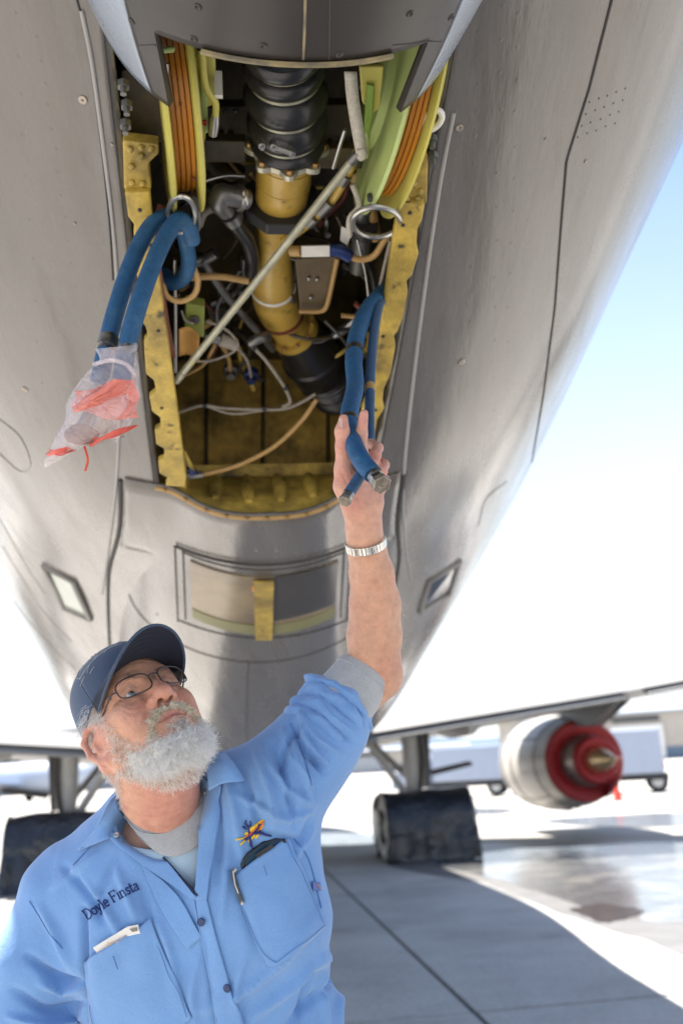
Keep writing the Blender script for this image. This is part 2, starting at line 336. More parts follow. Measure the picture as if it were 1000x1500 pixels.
orient(podm, lambda c: ac(0, toac(c)[1], 3.2))
q = podm.modifiers.new('t', 'SOLIDIFY'); q.thickness = .01; q.offset = -1
PB = bvh_of(podm)
def on_pod(name, pts, r, m, off=0., n=60, parent=None):
    out = [q for q in (hit(PB, x, y, off)[0] for x, y in spline(pts, n)) if q is not None]
    return MB().tube(out, r, 8).build(name, m, parent or podm, smooth=60)
# seam where pod meets belly
for sg in (-1, 1):
    s = np.linspace(2.62, 8.5, 60); x = wpod(s)*sg*1.0
    MB().tube(ac(x, s, zskin(s, x)+.002), .008, 8).build('pod_seal', M_seam, plane, smooth=60)
on_pod('pod_joint', [(180, 845), (200, 892), (240, 930), (300, 958), (370, 970), (440, 962), (508, 934), (560, 892), (590, 850)], .0032, M_seam)
on_pod('pod_joint', [(364, 968), (362, 1010), (361, 1060), (362, 1100)], .0028, M_seam)
for x, y in ((283, 815), (376, 806), (405, 806), (230, 900), (460, 820), (330, 990), (395, 990)):
    h, n = hit(PB, x, y)
    if h is not None: MB().lathe(h-n*.004, n, [(0, .006), (.006, .005), (.007, .001)], 10).build('screw', M_screw, podm, smooth=30)
# the operator's window: outer shutter frame, pane, yellow strap
M_pane = mat('shutter_pane', (.19, .145, .095), .24, var=.25, vscale=5, spec=.6, col2=(.27, .21, .125), c2scale=2.5)
M_paned = mat('dark_pane', (.05, .043, .035), .26, var=.2, spec=.8)
M_yel = mat('yellow_primer', (.42, .295, .055), .42, var=.25, vscale=14, col2=(.13, .092, .03), c2scale=8, c2lo=.46, c2hi=.72, bump=.0005, bscale=60, grain=.15, gscale=140, col3=(.05, .04, .02), c3scale=26, c3lo=.6, c3hi=.7)
M_olive = mat('olive_seal', (.17, .165, .075), .5, var=.15)
def pod_patch(name, tl, tr, br, bl, m, off, thick, parent, nu=24, nv=12, sag=0, raise_=0):
    T = []; tl, tr, br, bl = map(np.array, (tl, tr, br, bl))
    for v in np.linspace(0, 1, nv):
        row = []
        for u in np.linspace(0, 1, nu):
            q = (tl*(1-u)+tr*u)*(1-v)+(bl*(1-u)+br*u)*v; q = q+[0, sag*4*u*(1-u)]
            h, n = hit(PB, q[0], q[1], off); row.append(h)
        T.append(row)
    T = np.array(T); n = hit(PB, *((np.array(tl)+br)/2))[1]; Bk = T-n*thick
    nn = nu*nv; V = np.concatenate([T.reshape(-1, 3), Bk.reshape(-1, 3)]); Fc = []
    for i in range(nv-1):
        for j in range(nu-1):
            a = i*nu+j; Fc.append((a, a+1, a+nu+1, a+nu)); Fc.append((nn+a, nn+a+nu, nn+a+nu+1, nn+a+1))
    rim = [j for j in range(nu)]+[i*nu+nu-1 for i in range(1, nv)]+[(nv-1)*nu+j for j in range(nu-2, -1, -1)]+[i*nu for i in range(nv-2, 0, -1)]
    for k in range(len(rim)): a, b = rim[k], rim[(k+1) % len(rim)]; Fc.append((a, nn+a, nn+b, b))
    return MB().add(V, Fc).build(name, m, parent, smooth=35)
win = pod_patch('window_surround', (258, 800), (512, 800), (508, 905), (262, 905), M_skin, .006, .012, podm, sag=27)
for a, b, c, d in (((256, 797), (512, 797), 27, .0026), ((268, 806), (504, 806), 26, .0022), ((262, 906), (508, 906), 26, .0024)):
    on_pod('frame_joint', [(a[0]+(b[0]-a[0])*t, a[1]+c*4*t*(1-t)) for t in np.linspace(0, 1, 9)], d, M_seam, .007, parent=win)
for pts in ([(258, 798), (262, 908)], [(270, 806), (273, 905)], [(512, 798), (506, 905)], [(502, 806), (497, 902)]): on_pod('frame_joint', pts, .0024, M_seam, .007, n=12, parent=win)
pod_patch('shutter_pane', (281, 818), (492, 818), (486, 899), (284, 899), M_pane, .011, .006, win, sag=24)
pod_patch('shutter_pane', (402, 841), (492, 819), (488, 880), (401, 905), M_paned, .0125, .004, win, sag=3)
pod_patch('window_seal', (284, 887), (488, 885), (486, 899), (285, 900), M_olive, .014, .004, win, sag=25, nv=4)
M_orange = mat('orange_knob', (.55, .20, .02), .5)
h, n = hit(PB, 385, 855)
MB().lathe(h+n*.012, n, [(0, .034), (.008, .034), (.011, .028), (.011, .0005)], 24).build('orange_knob', M_orange, win)
pod_patch('yellow_strap', (371, 841), (400, 841), (398, 927), (374, 927), M_yel, .028, .006, win, nu=5, nv=20)
# ---- boom fairing hanging over the open bay
def fair_ring(s_of, hw, zb, zt, m=61):
    pass
def fairing():
    NU = 121; u = np.linspace(-1, 1, NU); rows = []
    def front(u):
        xa = np.abs(u); return np.where(xa < .375, 1.235+.02*np.abs(xa/.375)**2, 1.43-.24*np.clip((xa-.56)/.44, 0, 1)**2.0)
    fr = front(u)
    ts = np.concatenate([np.linspace(0, 1, 14)**1.3*.12, np.linspace(.14, 1, 36)])
    for t in ts:
        s = fr+(-2.2-fr)*t
        w_ = .372*(1-.13*np.clip((s-1.15)/.3, 0, 1)**1.6)+.02*np.clip((1.2-s)/2, 0, 1)
        th = u*math.pi/2*1.02
        x = w_*np.sign(np.sin(th))*np.abs(np.sin(th))**(2/2.05); c = np.cos(th)
        zb = 2.648+.02*np.clip((1.2-s), 0, 3)**1.5; H_ = .36
        z = zb+H_*(1-np.sign(c)*np.abs(c)**(2/2.05))
        rows.append(ac(x, s, z))
    return np.array(rows)
fg = fairing()
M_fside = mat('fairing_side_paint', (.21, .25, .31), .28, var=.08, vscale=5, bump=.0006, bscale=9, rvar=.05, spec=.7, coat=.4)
JA, JB = 33, 88
fair = MB().grid(fg[:, JA:JB]).build('boom_fairing', M_fair, plane, smooth=50)
for a_, b_ in ((0, JA+1), (JB-1, 121)):
    fs_ = MB().grid(fg[:, a_:b_]).build('fairing_cheek', M_fside, fair, smooth=50); orient(fs_, lambda c: ac(0, toac(c)[1], 3.)); q = fs_.modifiers.new('t', 'SOLIDIFY'); q.thickness = .014; q.offset = -1
orient(fair, lambda c: ac(0, toac(c)[1], 3.))
q = fair.modifiers.new('t', 'SOLIDIFY'); q.thickness = .012; q.offset = -1
# hinge lip on the fairing's front edge, joints and screws in its belly
FB = bvh_of(fair)
M_lip = mat('scuffed_lip', (.25, .20, .10), .5, var=.3, vscale=20, col2=(.09, .08, .06), c2scale=14)
lip = [fg[0, j]+np.array([0, 0, -.004]) for j in range(46, 76)]
MB().tube(lip, .0045, 6).build('fairing_lip', M_lip, fair)
def on_fair(name, pts, r, m, n=20):
    out = [q for q in (hit(FB, x, y)[0] for x, y in spline(pts, n)) if q is not None]
    return MB().tube(out, r, 6).build(name, m, fair)
on_fair('fairing_joint', [(447, -5), (446, 40), (444, 92)], .0022, M_lip)
on_fair('fairing_joint', [(483, -5), (482, 92)], .0012, M_seam)
on_fair('fairing_joint', [(575, 66), (650, 62), (652, 95)], .0012, M_seam, 12)
on_fair('fairing_joint', [(125, 25), (150, 50), (190, 66), (228, 66)], .0016, M_fair)
for x, y in ((193, 31), (284, 57), (497, 80), (591, 83), (669, 77), (386, 67), (290, 10), (600, 20), (660, 25)):
    h, n = hit(FB, x, y)
    if h is not None: MB().lathe(h-n*.003, n, [(0, .0062), (.004, .006), (.005, .0045), (.003, .001)], 12).build('screw', M_fair, fair, smooth=30)
# ---------------------------------------------------------------- inside the open bay
def Bp(x, y, e=0.):                                # pixel -> point e metres above the plane of the bay's mouth
    v = ray(x, y); va = np.array([v@LT, v@AX, v[2]]); o = np.array([CAM@LT-OFF, CAM@AX, CAM[2]])
    n = np.array([0, .3601, .9329]); p0 = np.array([0, 2.5, 2.395])+n*e
    t = ((p0-o)@n)/(va@n); return CAM+v*t
def rs(x, y, s):                                   # pixel -> point at station s
    v = ray(x, y); return CAM+v*((s-CAM@AX)/(v@AX))
def pxm(p, r): return r*((np.asarray(p)-CAM)@FWD)/FPX
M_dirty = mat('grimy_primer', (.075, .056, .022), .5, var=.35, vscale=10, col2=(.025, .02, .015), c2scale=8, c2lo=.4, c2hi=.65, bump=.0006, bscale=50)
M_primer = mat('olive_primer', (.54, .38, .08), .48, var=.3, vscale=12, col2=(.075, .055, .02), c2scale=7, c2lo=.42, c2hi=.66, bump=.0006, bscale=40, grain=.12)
M_duct = mat('amber_duct', (.43, .275, .05), .34, var=.2, vscale=9, col2=(.17, .10, .02), c2scale=7, c2lo=.5, c2hi=.78, coat=.2, bump=.0004, bscale=30, col3=(.08, .05, .015), c3scale=22, c3lo=.62, c3hi=.75, spec=.6)
M_rubber = mat('black_rubber', (.013, .013, .014), .30, var=.3, vscale=30, spec=.6, bump=.0003, bscale=90)
M_black = mat('black_metal', (.02, .02, .021), .5, var=.2)
M_steel = mat('dull_steel', (.42, .41, .39), .32, metal=.9, var=.15, vscale=30)
M_dsteel = mat('dark_steel', (.17, .165, .16), .4, metal=.8, var=.2, vscale=30)
M_brass = mat('brass_bolt', (.33, .20, .08), .4, metal=.7, var=.2, vscale=60)
M_reel = mat('reel_yellow', (.47, .42, .10), .4, var=.12, vscale=12, col2=(.36, .32, .08), c2scale=14, c2lo=.6, c2hi=.8)
M_reelg = mat('reel_green', (.37, .45, .16), .4, var=.12, vscale=10, col2=(.33, .40, .13), c2scale=8, c2lo=.58, c2hi=.8)
M_tape = mat('orange_tape', (.50, .19, .012), .3, var=.05, vscale=4, spec=.6)
M_wire = mat('wire_loom', (.27, .235, .195), .6, var=.2, vscale=60)
M_tan = mat('tan_tube', (.36, .22, .08), .5, var=.2, vscale=40)
M_redtube = mat('red_brown_tube', (.20, .065, .045), .55, var=.25, vscale=50)
M_rod = mat('worn_rod', (.33, .32, .24), .38, metal=.4, var=.25, vscale=40, col2=(.40, .33, .10), c2scale=18, c2lo=.58, c2hi=.66)
M_web = mat('webbing', (.40, .37, .31), .8, var=.25, vscale=160, bump=.0008, bscale=500)
M_blue = mat('blue_fitting', (.03, .05, .16), .35, metal=.5)
M_lbl = mat('white_label', (.62, .60, .55), .6, var=.1, vscale=30)
M_tagm = mat('amber_tag', (.48, .25, .06), .6, var=.15, vscale=20)
M_dred = mat('dark_red_band', (.12, .02, .015), .5)
M_bulk = mat('amber_bulkhead', (.60, .39, .085), .5, var=.35, vscale=9, col2=(.06, .042, .015), c2scale=6, c2lo=.45, c2hi=.68, bump=.0006, bscale=40, grain=.12)
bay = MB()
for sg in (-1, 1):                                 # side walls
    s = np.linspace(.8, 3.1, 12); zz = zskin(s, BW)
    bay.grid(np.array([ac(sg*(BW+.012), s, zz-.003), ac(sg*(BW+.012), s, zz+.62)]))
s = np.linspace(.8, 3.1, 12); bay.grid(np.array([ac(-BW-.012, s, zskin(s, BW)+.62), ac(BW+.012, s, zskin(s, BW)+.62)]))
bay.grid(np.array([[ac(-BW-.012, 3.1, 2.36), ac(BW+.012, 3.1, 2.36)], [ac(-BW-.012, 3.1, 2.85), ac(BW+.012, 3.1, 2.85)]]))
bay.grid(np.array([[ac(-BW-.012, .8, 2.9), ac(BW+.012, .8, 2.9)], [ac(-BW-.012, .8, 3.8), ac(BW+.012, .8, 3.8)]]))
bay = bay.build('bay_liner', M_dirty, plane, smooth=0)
# forward end: beaded panel, ledge and dark bulkhead panels
xs = np.linspace(-BW-.01, BW+.01, 31); top = rs(392, 694, 2.83); tz = top[2]
rimz = pod_z(2.612, xs)+.004
pan = MB().grid(np.array([ac(xs, 2.612+.218*t, rimz+(tz-rimz)*t**.8) for t in np.linspace(0, 1, 8)])).build('beaded_panel', M_primer, bay, smooth=60)
for k in range(6):
    x = -.225+k*.090; a = []
    for t in np.linspace(.2, .9, 9): a.append(ac(x, 2.612+.218*t, float(np.interp(x, xs, rimz))*(1-t**.8)+tz*t**.8))
    rr = .021*np.sin(np.linspace(.12, math.pi-.12, 9))**.35
    MB().tube(a, rr, 10).build('stiffener_bead', M_primer, pan, smooth=60)
MB().tube(ac(xs, 2.606, rimz-.006), .007, 8).build('rim_flange', M_tan, pan)
for k in range(11):
    x = -.27+k*.054; z = float(np.interp(x, xs, rimz))
    MB().lathe(ac(x, 2.60, z-.008), -AX*.8+np.array([0, 0, -.6]), [(0, .006), (.005, .005), (.006, .001)], 8).build('rim_rivet', M_brass, pan)
MB().prism([ac(-BW, 2.83, tz), ac(BW, 2.83, tz), ac(BW, 3.09, tz+.004), ac(-BW, 3.09, tz+.004)], (0, 0, .012)).build('ledge', M_primer, bay, smooth=0)
MB().prism([ac(-BW, 2.815, tz-.012), ac(BW, 2.815, tz-.012), ac(BW, 2.829, tz-.012), ac(-BW, 2.829, tz-.012)], (0, 0, .038)).build('ledge_angle', M_primer, bay, smooth=0)
for k in range(14): MB().lathe(ac(-.26+k*.04, 2.815, tz+.008), -AX, [(0, .005), (.004, .004), (.005, .001)], 8).build('ledge_rivet', M_primer, bay)
for x0, x1 in ((258, 300), (303, 383), (387, 478), (482, 566)):
    p = [rs(x0, 690, 3.04), rs(x1, 690, 3.04), rs(x1, 512, 3.04), rs(x0, 512, 3.04)]
    MB().prism(p, AX*.02).build('bulkhead_panel', M_bulk, bay, smooth=0, bevel=.004)
for x in (302, 385, 480): MB().tube([rs(x, 690, 3.03), rs(x, 514, 3.03)], .006, 6).build('bulkhead_stiffener', M_dirty, bay)
# yellow rails with scalloped outer edges
def rail(outer, inner, name='edge_rail'):
    poly = [Bp(x, y, .004) for x, y in outer]+[Bp(x, y, .004) for x, y in inner[::-1]]
    o = MB().prism(poly, np.array(ac(0, 0, 0)*0)+AX*.0066+np.array([0, 0, .017])).build(name, M_yel, plane, smooth=0, bevel=.003)
    return o
lo = [(183, 282), (188, 318), (197, 330), (196, 338), (197, 372), (203, 420), (207, 470), (214, 480), (217, 493), (211, 500), (214, 548), (226, 558), (229, 574), (219, 582), (223, 603), (235, 612), (236, 626), (227, 630), (229, 651), (241, 658), (241, 672), (232, 676), (234, 694), (246, 700), (243, 712)]
rl = rail(lo, [(220, 282), (233, 400), (247, 500), (262, 610), (273, 700), (272, 714)])
ro = [(622, 298), (618, 322), (611, 338), (610, 356), (613, 372), (603, 404), (595, 412), (597, 428), (591, 462), (583, 484), (577, 492), (579, 508), (572, 548), (562, 570), (560, 588), (563, 598), (552, 616), (548, 640), (550, 656)]
rr_ = rail(ro, [(584, 298), (575, 350), (561, 450), (546, 560), (530, 600), (526, 656)])
for x, y in ((205, 308), (232, 485), (237, 598), (222, 360), (590, 330), (561, 493), (550, 601), (600, 312)):
    MB().lathe(Bp(x, y, .003), np.array([0, 0, -1.]), [(-.004, .0038), (.002, .0038), (.0025, .0005)], 8).build('rail_hole', M_black, rl if x < 400 else rr_)
# corner brackets with rivets, cross beams
def plate(name, poly, e, th, m, parent=None, bevel=.003):
    p = [Bp(x, y, e) for x, y in poly]; return MB().prism(p, AX*th*.36+np.array([0, 0, th*.93])).build(name, m, parent or bay, smooth=0, bevel=bevel)
b1 = plate('corner_bracket', [(180, 206), (232, 212), (233, 225), (218, 240), (222, 278), (182, 278)], .02, .03, M_primer)
b2 = plate('corner_bracket', [(594, 205), (627, 228), (625, 298), (584, 298), (592, 262)], .02, .03, M_primer)
plate('side_plate', [(178, 105), (240, 75), (240, 210), (180, 206)], .09, .02, M_dirty)
plate('side_plate', [(604, 120), (630, 150), (628, 232), (594, 208)], .09, .02, M_dirty)
for x, y in ((191, 219), (207, 216), (221, 218), (193, 244), (193, 268), (209, 269), (207, 229)): MB().sphere(Bp(x, y, .017), .0065, 10, 6).build('bracket_rivet', M_primer, b1)
for x, y in ((610, 249), (606, 268), (596, 291), (611, 291), (616, 280)): MB().sphere(Bp(x, y, .017), .0065, 10, 6).build('bracket_rivet', M_primer, b2)
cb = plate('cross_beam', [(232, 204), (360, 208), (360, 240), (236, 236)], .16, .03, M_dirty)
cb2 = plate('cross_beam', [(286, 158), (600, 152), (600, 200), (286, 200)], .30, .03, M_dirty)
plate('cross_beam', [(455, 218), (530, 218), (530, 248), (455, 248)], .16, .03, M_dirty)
for x in range(300, 360, 15): MB().sphere(Bp(x, 163, .295), .006, 8, 6).build('beam_rivet', M_dsteel, cb2)
for x in range(296, 352, 14): MB().sphere(Bp(x, 196, .295), .007, 8, 6).build('beam_rivet', M_dirty, cb2)
for x in range(468, 520, 16): MB().sphere(Bp(x, 206, .295), .006, 8, 6).build('beam_rivet', M_dirty, cb2)
for i, (x, y) in enumerate(((181, 120), (186, 150), (184, 178), (632, 200), (633, 225))):
    MB().lathe(Bp(x, y, .03), np.array([0, 0, -1.]), [(0, .011), (.012, .011), (.012, .006), (.025, .006)], 6).build('latch_bolt', M_dsteel, bay)
# hose reels
def reel(cx, cy, s, R, yaw, sg, m1, m2):
    c = rs(cx, cy, s); axis = sg*LT*math.cos(yaw)-AX*math.sin(yaw); axis = axis+np.array([0, 0, .13]); axis /= np.linalg.norm(axis)
    r = MB().lathe(c, axis, [(.0, R*.2), (.0, R*.97), (.004, R), (.010, R*.985), (.014, R*.9), (.016, R*.5), (.030, R*.45), (.030, .001)], 72).build('reel_flange', m1, plane, smooth=30)
    prof = [(-.040, R*.3)]
    for k in range(4): prof += [(-.0395+k*.0098, R*.80), (-.0380+k*.0098, R*.822), (-.0315+k*.0098, R*.822), (-.0302+k*.0098, R*.80)]
    MB().lathe(c, axis, prof+[(0, R*.3)], 64).build('hose_drum', M_tape, r, smooth=40)
    MB().lathe(c, axis, [(-.052, R*.2), (-.052, R*.94), (-.049, R*.99), (-.044, R*.99), (-.041, R*.94), (-.041, R*.2)], 72).build('outer_flange', m2, r, smooth=30)
    MB().lathe(c, axis, [(-.09, .02), (.06, .02)], 16).build('reel_axle', M_dsteel, r)
    return r, c, axis
r1, c1, a1 = reel(266, 122, 1.66, .24, rad(-1), 1, M_reel, M_reel)
r2, c2, a2 = reel(570, 125, 1.66, .25, rad(7), -1, M_reelg, M_reel)
# reel brackets, handles and clips
p1_ = plate('reel_plate', [(290, 78), (316, 78), (316, 152), (304, 158), (290, 150)], .075, .012, M_reel, r1)
plate('reel_lever', [(293, 104), (303, 104), (305, 196), (294, 196)], .06, .01, M_reelg, r1)
hd = np.array([Bp(x, y, e) for x, y, e in ((296, 74, .05), (298, 92, .045), (299, 112, .04), (303, 130, .04), (311, 142, .04), (316, 152, .04), (316, 170, .045))])
MB().tube(spline(hd, 30), .0065, 10).build('bent_handle', M_reel, r1)
MB().tube([Bp(316, 168, .045), Bp(314, 180, .047), Bp(312, 197, .05)], [.007, .010, .0085], 12).build('rod_end', M_steel, r1)
plate('red_mark', [(296, 177), (303, 177), (303, 184), (296, 184)], .055, .003, mat('red_paint', (.4, .02, .02), .5), r1, 0)
MB().box(Bp(320, 124, .06), .014, .01, .05, LT, AX).build('white_clip', M_lbl, r1, smooth=0)
p2_ = plate('reel_plate', [(526, 98), (562, 98), (556, 160), (545, 168), (538, 160), (530, 150)], .06, .012, M_reel, r2)
plate('reel_lever', [(537, 124), (548, 126), (546, 170), (540, 208), (533, 190)], .045, .01, mat('grass_green', (.20, .30, .05), .45), r2)
MB().tube(spline([Bp(540, 160, .05), Bp(538, 195, .05), Bp(536, 230, .055)], 12), .005, 8).build('reel_tube', M_reelg, r2)
for x, y in ((283, 262), (262, 176), (264, 152)): MB().sphere(Bp(x, y, .02), .004, 8, 6).build('reel_stain', M_redtube, r1)
MB().lathe(Bp(542, 291, .0), np.array([0, -.3, -1.]), [(-.01, .006), (.004, .006), (.004, .001)], 8).build('reel_screw', M_dsteel, r2)
plate('tape_clip', [(239, 94), (247, 94), (247, 108), (239, 108)], -.005, .004, M_steel, r1, 0)
plate('tape_clip', [(604, 110), (609, 110), (609, 120), (604, 120)], -.005, .004, M_steel, r2, 0)
plate('reel_crossbar', [(231, 72), (256, 70), (256, 78), (231, 80)], -.01, .008, M_reelg, r1)
# white bracket ring at right
MB().tube([Bp(633+14*math.cos(a), 176+13*math.sin(a)-6*math.cos(a), .02) for a in np.linspace(0, 2*math.pi, 20, endpoint=False)], .006, 8, closed=True).build('clamp_ring', M_lbl, plane)
for sg_, (x, y), rx, ry, rr in ((0, (266, 314), 20, 26, .0052), (1, (551, 325), 35, 22, .006)):
    MB().tube([Bp(x+rx*math.cos(a), y+ry*math.sin(a), .01+.03*math.sin(a)) for a in np.linspace(0, 2*math.pi, 28, endpoint=False)], rr, 8, closed=True).build('guide_ring', M_steel, plane)
# the main duct: bellows, clamp, flange, amber pipe, lower bellows
def path(pts, n=30):                               # (x, y, e, radius px) -> points and radii
    q = spline(pts, n); c = np.array([Bp(x, y, e) for x, y, e, r in q]); return c, np.array([pxm(c[i], q[i, 3]) for i in range(n)])
dz0 = [(414, 60, .10, 62), (416, 95, .12, 62), (419, 150, .135, 62), (421, 200, .15, 57), (420, 222, .155, 50)]
c, r = path(dz0, 120)
t = np.linspace(0, 1, 120); k = np.abs(np.sin(math.pi*(t*5.35+.12))); r2_ = r*(.72+.28*k**.6)
dct = MB().tube(c, r2_, 40).build('bellows_hose', M_rubber, plane, smooth=80)
for tt in (.35, .535, .72, .165):
    i = int(tt*119); ii = int(np.argmin(np.where(np.abs(t-tt) < .06, k, 9))); MB().tube(c[ii-1:ii+2], r2_[ii]*1.10, 40).build('bellows_ring', M_rod, dct)
i = 112; MB().tube(c[110:119], r[110:119]*.97, 40).build('band_clamp', M_steel, dct)
MB().tube([Bp(398, 214, .03), Bp(427, 225, .03)], .005, 8).build('clamp_bolt', M_steel, dct)
for x, y in ((383, 212), (427, 224), (400, 213)): MB().lathe(Bp(x, y, .035), np.array([.1, -.4, -1.]), [(-.012, .007), (.006, .007), (.006, .004), (.014, .004)], 8).build('clamp_nut', M_steel, dct)
ax0 = c[-1]-c[-12]; ax0 /= np.linalg.norm(ax0)
# scalloped flange ring with bolts
u_ = LT-ax0*(LT@ax0); u_ /= np.linalg.norm(u_); w_ = np.cross(ax0, u_)
fc = c[-1]-ax0*.012; n_ = 96; aa = np.linspace(0, 2*math.pi, n_, endpoint=False); R0 = pxm(fc, 55)
rf = R0*(1.0+.14*np.clip(np.cos(aa*8), -.6, 1)); ring = [fc+rf[i]*(math.cos(aa[i])*u_+math.sin(aa[i])*w_) for i in range(n_)]
fl = MB().prism(ring, ax0*.012).build('scalloped_flange', mat('flange_alloy', (.40, .38, .30), .4, metal=.5, var=.15, vscale=20), plane, smooth=30)
for kk in range(8):
    a = kk*math.pi/4; MB().lathe(fc+R0*.99*(math.cos(a)*u_+math.sin(a)*w_), -ax0, [(0, .0085), (.007, .0085), (.009, .006), (.009, .0005)], 6).build('flange_bolt', M_brass, fl, smooth=0)
dp = [(420, 226, .155, 41), (417, 250, .16, 40), (413, 282, .18, 39), (408, 312, .20, 34), (403, 345, .22, 28), (401, 365, .23, 27), (399, 395, .25, 31), (401, 425, .27, 33), (408, 450, .29, 33), (421, 474, .31, 30), (433, 488, .32, 31)]
c, r = path(dp, 70)
du = MB().tube(c, r, 40).build('amber_duct', M_duct, plane, smooth=80)
for i0, sc in ((9, 1.02), (3, 1.03)): MB().tube(c[i0:i0+2], r[i0:i0+2]*sc, 40).build('duct_weld', M_duct, du)
def ringat(name, i, w, sc, m, par): 
    d = c[min(i+1, len(c)-1)]-c[i-1]; d /= np.linalg.norm(d); return MB().tube([c[i]-d*w/2, c[i]+d*w/2], r[i]*sc, 40).build(name, m, par, smooth=40)
ringat('dark_band', 58, .014, 1.03, M_dred, du); ringat('white_strap', 47, .010, 1.03, M_lbl, du)
f2 = ringat('lower_flange', 67, .022, 1.22, M_duct, du)
d = c[68]-c[66]; d /= np.linalg.norm(d); uu = np.cross(d, [0, 0, 1.]); uu /= np.linalg.norm(uu); vv = np.cross(d, uu)
for kk in range(10):
    a = kk*math.pi/5; MB().sphere(c[67]-d*.012+r[67]*1.1*(math.cos(a)*uu+math.sin(a)*vv), .0065, 8, 6).build('flange_nut', M_brass, f2)
# octagonal black saddle around the duct
ci = c[17]; oc = [ci+pxm(ci, 58)*(math.cos(a+.39)*u_*1.02+math.sin(a+.39)*w_) for a in np.arange(8)*math.pi/4]
MB().prism([q-ax0*.012 for q in oc], ax0*.03).build('black_saddle', M_black, du, smooth=0, bevel=.003)
lb = [(433, 488, .32, 36), (447, 505, .33, 41), (462, 527, .34, 45), (478, 550, .36, 43), (494, 574, .38, 38)]
c, r = path(lb, 90); t = np.linspace(0, 1, 90); rr2 = r*np.where((t > .62), 1-.055*(1+np.sin(t*150)), 1)*np.where(np.abs(t-.42) < .02, 1.07, 1)
MB().tube(c, rr2, 36).build('lower_bellows', M_rubber, plane, smooth=60)
# pipes, rods, wires (x, y, depth into the bay), radius in metres
def pipe(name, pts, r, m, parent=None, n=40, sides=10):
    q = spline(pts, n); return MB().tube([Bp(*a) for a in q], r, sides).build(name, m, parent or bay, smooth=60)
rod = pipe('diagonal_rod', [(520, 230, .03), (390, 394, .04), (263, 552, .03)], .0085, M_rod, plane)
pipe('rod_tip', [(268, 546, .03), (258, 558, .03)], .010, M_rod, rod, 4); pipe('rod_tip', [(513, 238, .03), (524, 226, .03)], .0105, M_dsteel, rod, 4)
wb = spline([(513, 104, .03), (516, 140, .025), (522, 180, .02), (530, 224, .02)], 20)
MB().grid(np.array([[Bp(x-8, y, e), Bp(x, y, e-.004), Bp(x+8, y, e)] for x, y, e in wb])).build('webbing_strap', M_web, plane, smooth=60).modifiers.new('t', 'SOLIDIFY').thickness = .004
pipe('webbing_knot', [(528, 216, .015), (531, 226, .015), (527, 230, .018)], .009, M_web, rod, 8)
pipe('fuel_pipe', [(522, 222, .09), (512, 250, .10), (492, 286, .11), (470, 312, .12), (440, 338, .14), (415, 352, .16)], .0085, M_duct)
for a in ([(508, 256, .098), (500, 268, .102)], [(484, 296, .108), (468, 312, .115)], [(462, 318, .118), (452, 328, .125)]): pipe('pipe_coupling', a, .0125, M_dsteel, None, 4)
pipe('thin_rod', [(505, 190, .05), (497, 215, .06), (488, 246, .07)], .004, M_steel)
# elbow fitting and hose at left
pipe('elbow_fitting', [(362, 292, .13), (342, 288, .12), (326, 286, .12), (322, 296, .12), (332, 310, .13)], [pxm(Bp(340, 290, .12), q) for q in np.interp(np.linspace(0, 1, 40), [0, .3, .5, .7, 1], [15, 15, 17, 17, 14])], M_dsteel, plane, 40, 16)
pipe('fitting_nut', [(349, 290, .125), (357, 291, .128)], pxm(Bp(350, 290, .12), 19), M_steel, None, 4, 6)
pipe('black_hose', [(332, 308, .13), (346, 330, .14), (362, 352, .16), (369, 378, .18), (368, 400, .2)], .017, M_rubber)
pipe('hose_collar', [(336, 314, .13), (343, 324, .135)], .021, M_dsteel, None, 4, 12)
# white label box, blue fitting, brown tube
pipe('white_box', [(441, 368, .10), (482, 367, .10)], pxm(Bp(460, 368, .1), 11), M_lbl, plane, 4, 4)
pipe('tube_nut', [(426, 368, .11), (441, 368, .10)], .012, M_tan, None, 4, 8); pipe('blue_union', [(482, 366, .1), (498, 368, .1), (512, 376, .1)], .014, M_blue, None, 12, 10)
pipe('tan_tube', [(508, 374, .1), (528, 380, .1), (548, 374, .1), (563, 352, .1), (570, 345, .1)], .0075, M_tan)
plate('brown_bracket', [(432, 380), (493, 376), (478, 440), (470, 456), (440, 458)], .20, .012, mat('brown_bracket', (.10, .07, .035), .5, var=.3, vscale=16), plane)
pipe('bracket_rim', [(494, 378, .19), (482, 435, .19), (476, 452, .185), (466, 456, .185), (438, 456, .185)], .006, M_tan)
for x, y in ((452, 408), (464, 409), (455, 436)): MB().sphere(Bp(x, y, .196), .005, 8, 6).build('bracket_rivet', M_steel, bay)
# left cluster
pipe('red_tube', [(222, 345, .03), (232, 400, .04), (238, 440, .05), (246, 490, .06), (253, 522, .06)], .008, M_redtube)
pipe('red_tube', [(236, 300, .08), (228, 330, .06), (222, 350, .05)], .008, M_redtube)
pipe('brown_loop', [(237, 415, .05), (245, 434, .05), (264, 441, .05), (284, 432, .05), (290, 412, .06), (284, 392, .07)], .0065, M_tan)
gb = plate('green_box', [(272, 444), (300, 450), (299, 495), (270, 490)], .14, .03, mat('green_box', (.22, .25, .05), .5, var=.2), plane)
MB().lathe(Bp(285, 467, .138), np.array([0, -.3, -1.]), [(0, .012), (.006, .012), (.008, .004), (.008, .0005)], 12).build('box_knob', M_dsteel, gb)
tg = MB(); G = np.array([[Bp(262+30*u, 482+10*u+40*v-8*math.sin(u*3), .09+.02*math.sin(u*3)) for v in np.linspace(0, 1, 6)] for u in np.linspace(0, 1, 8)]); tg.grid(G); tg.build('paper_tag', M_tagm, plane, smooth=60).modifiers.new('t', 'SOLIDIFY').thickness = .0015
pipe('green_wire', [(266, 455, .13), (272, 470, .12), (284, 474, .12)], .0025, M_wire)
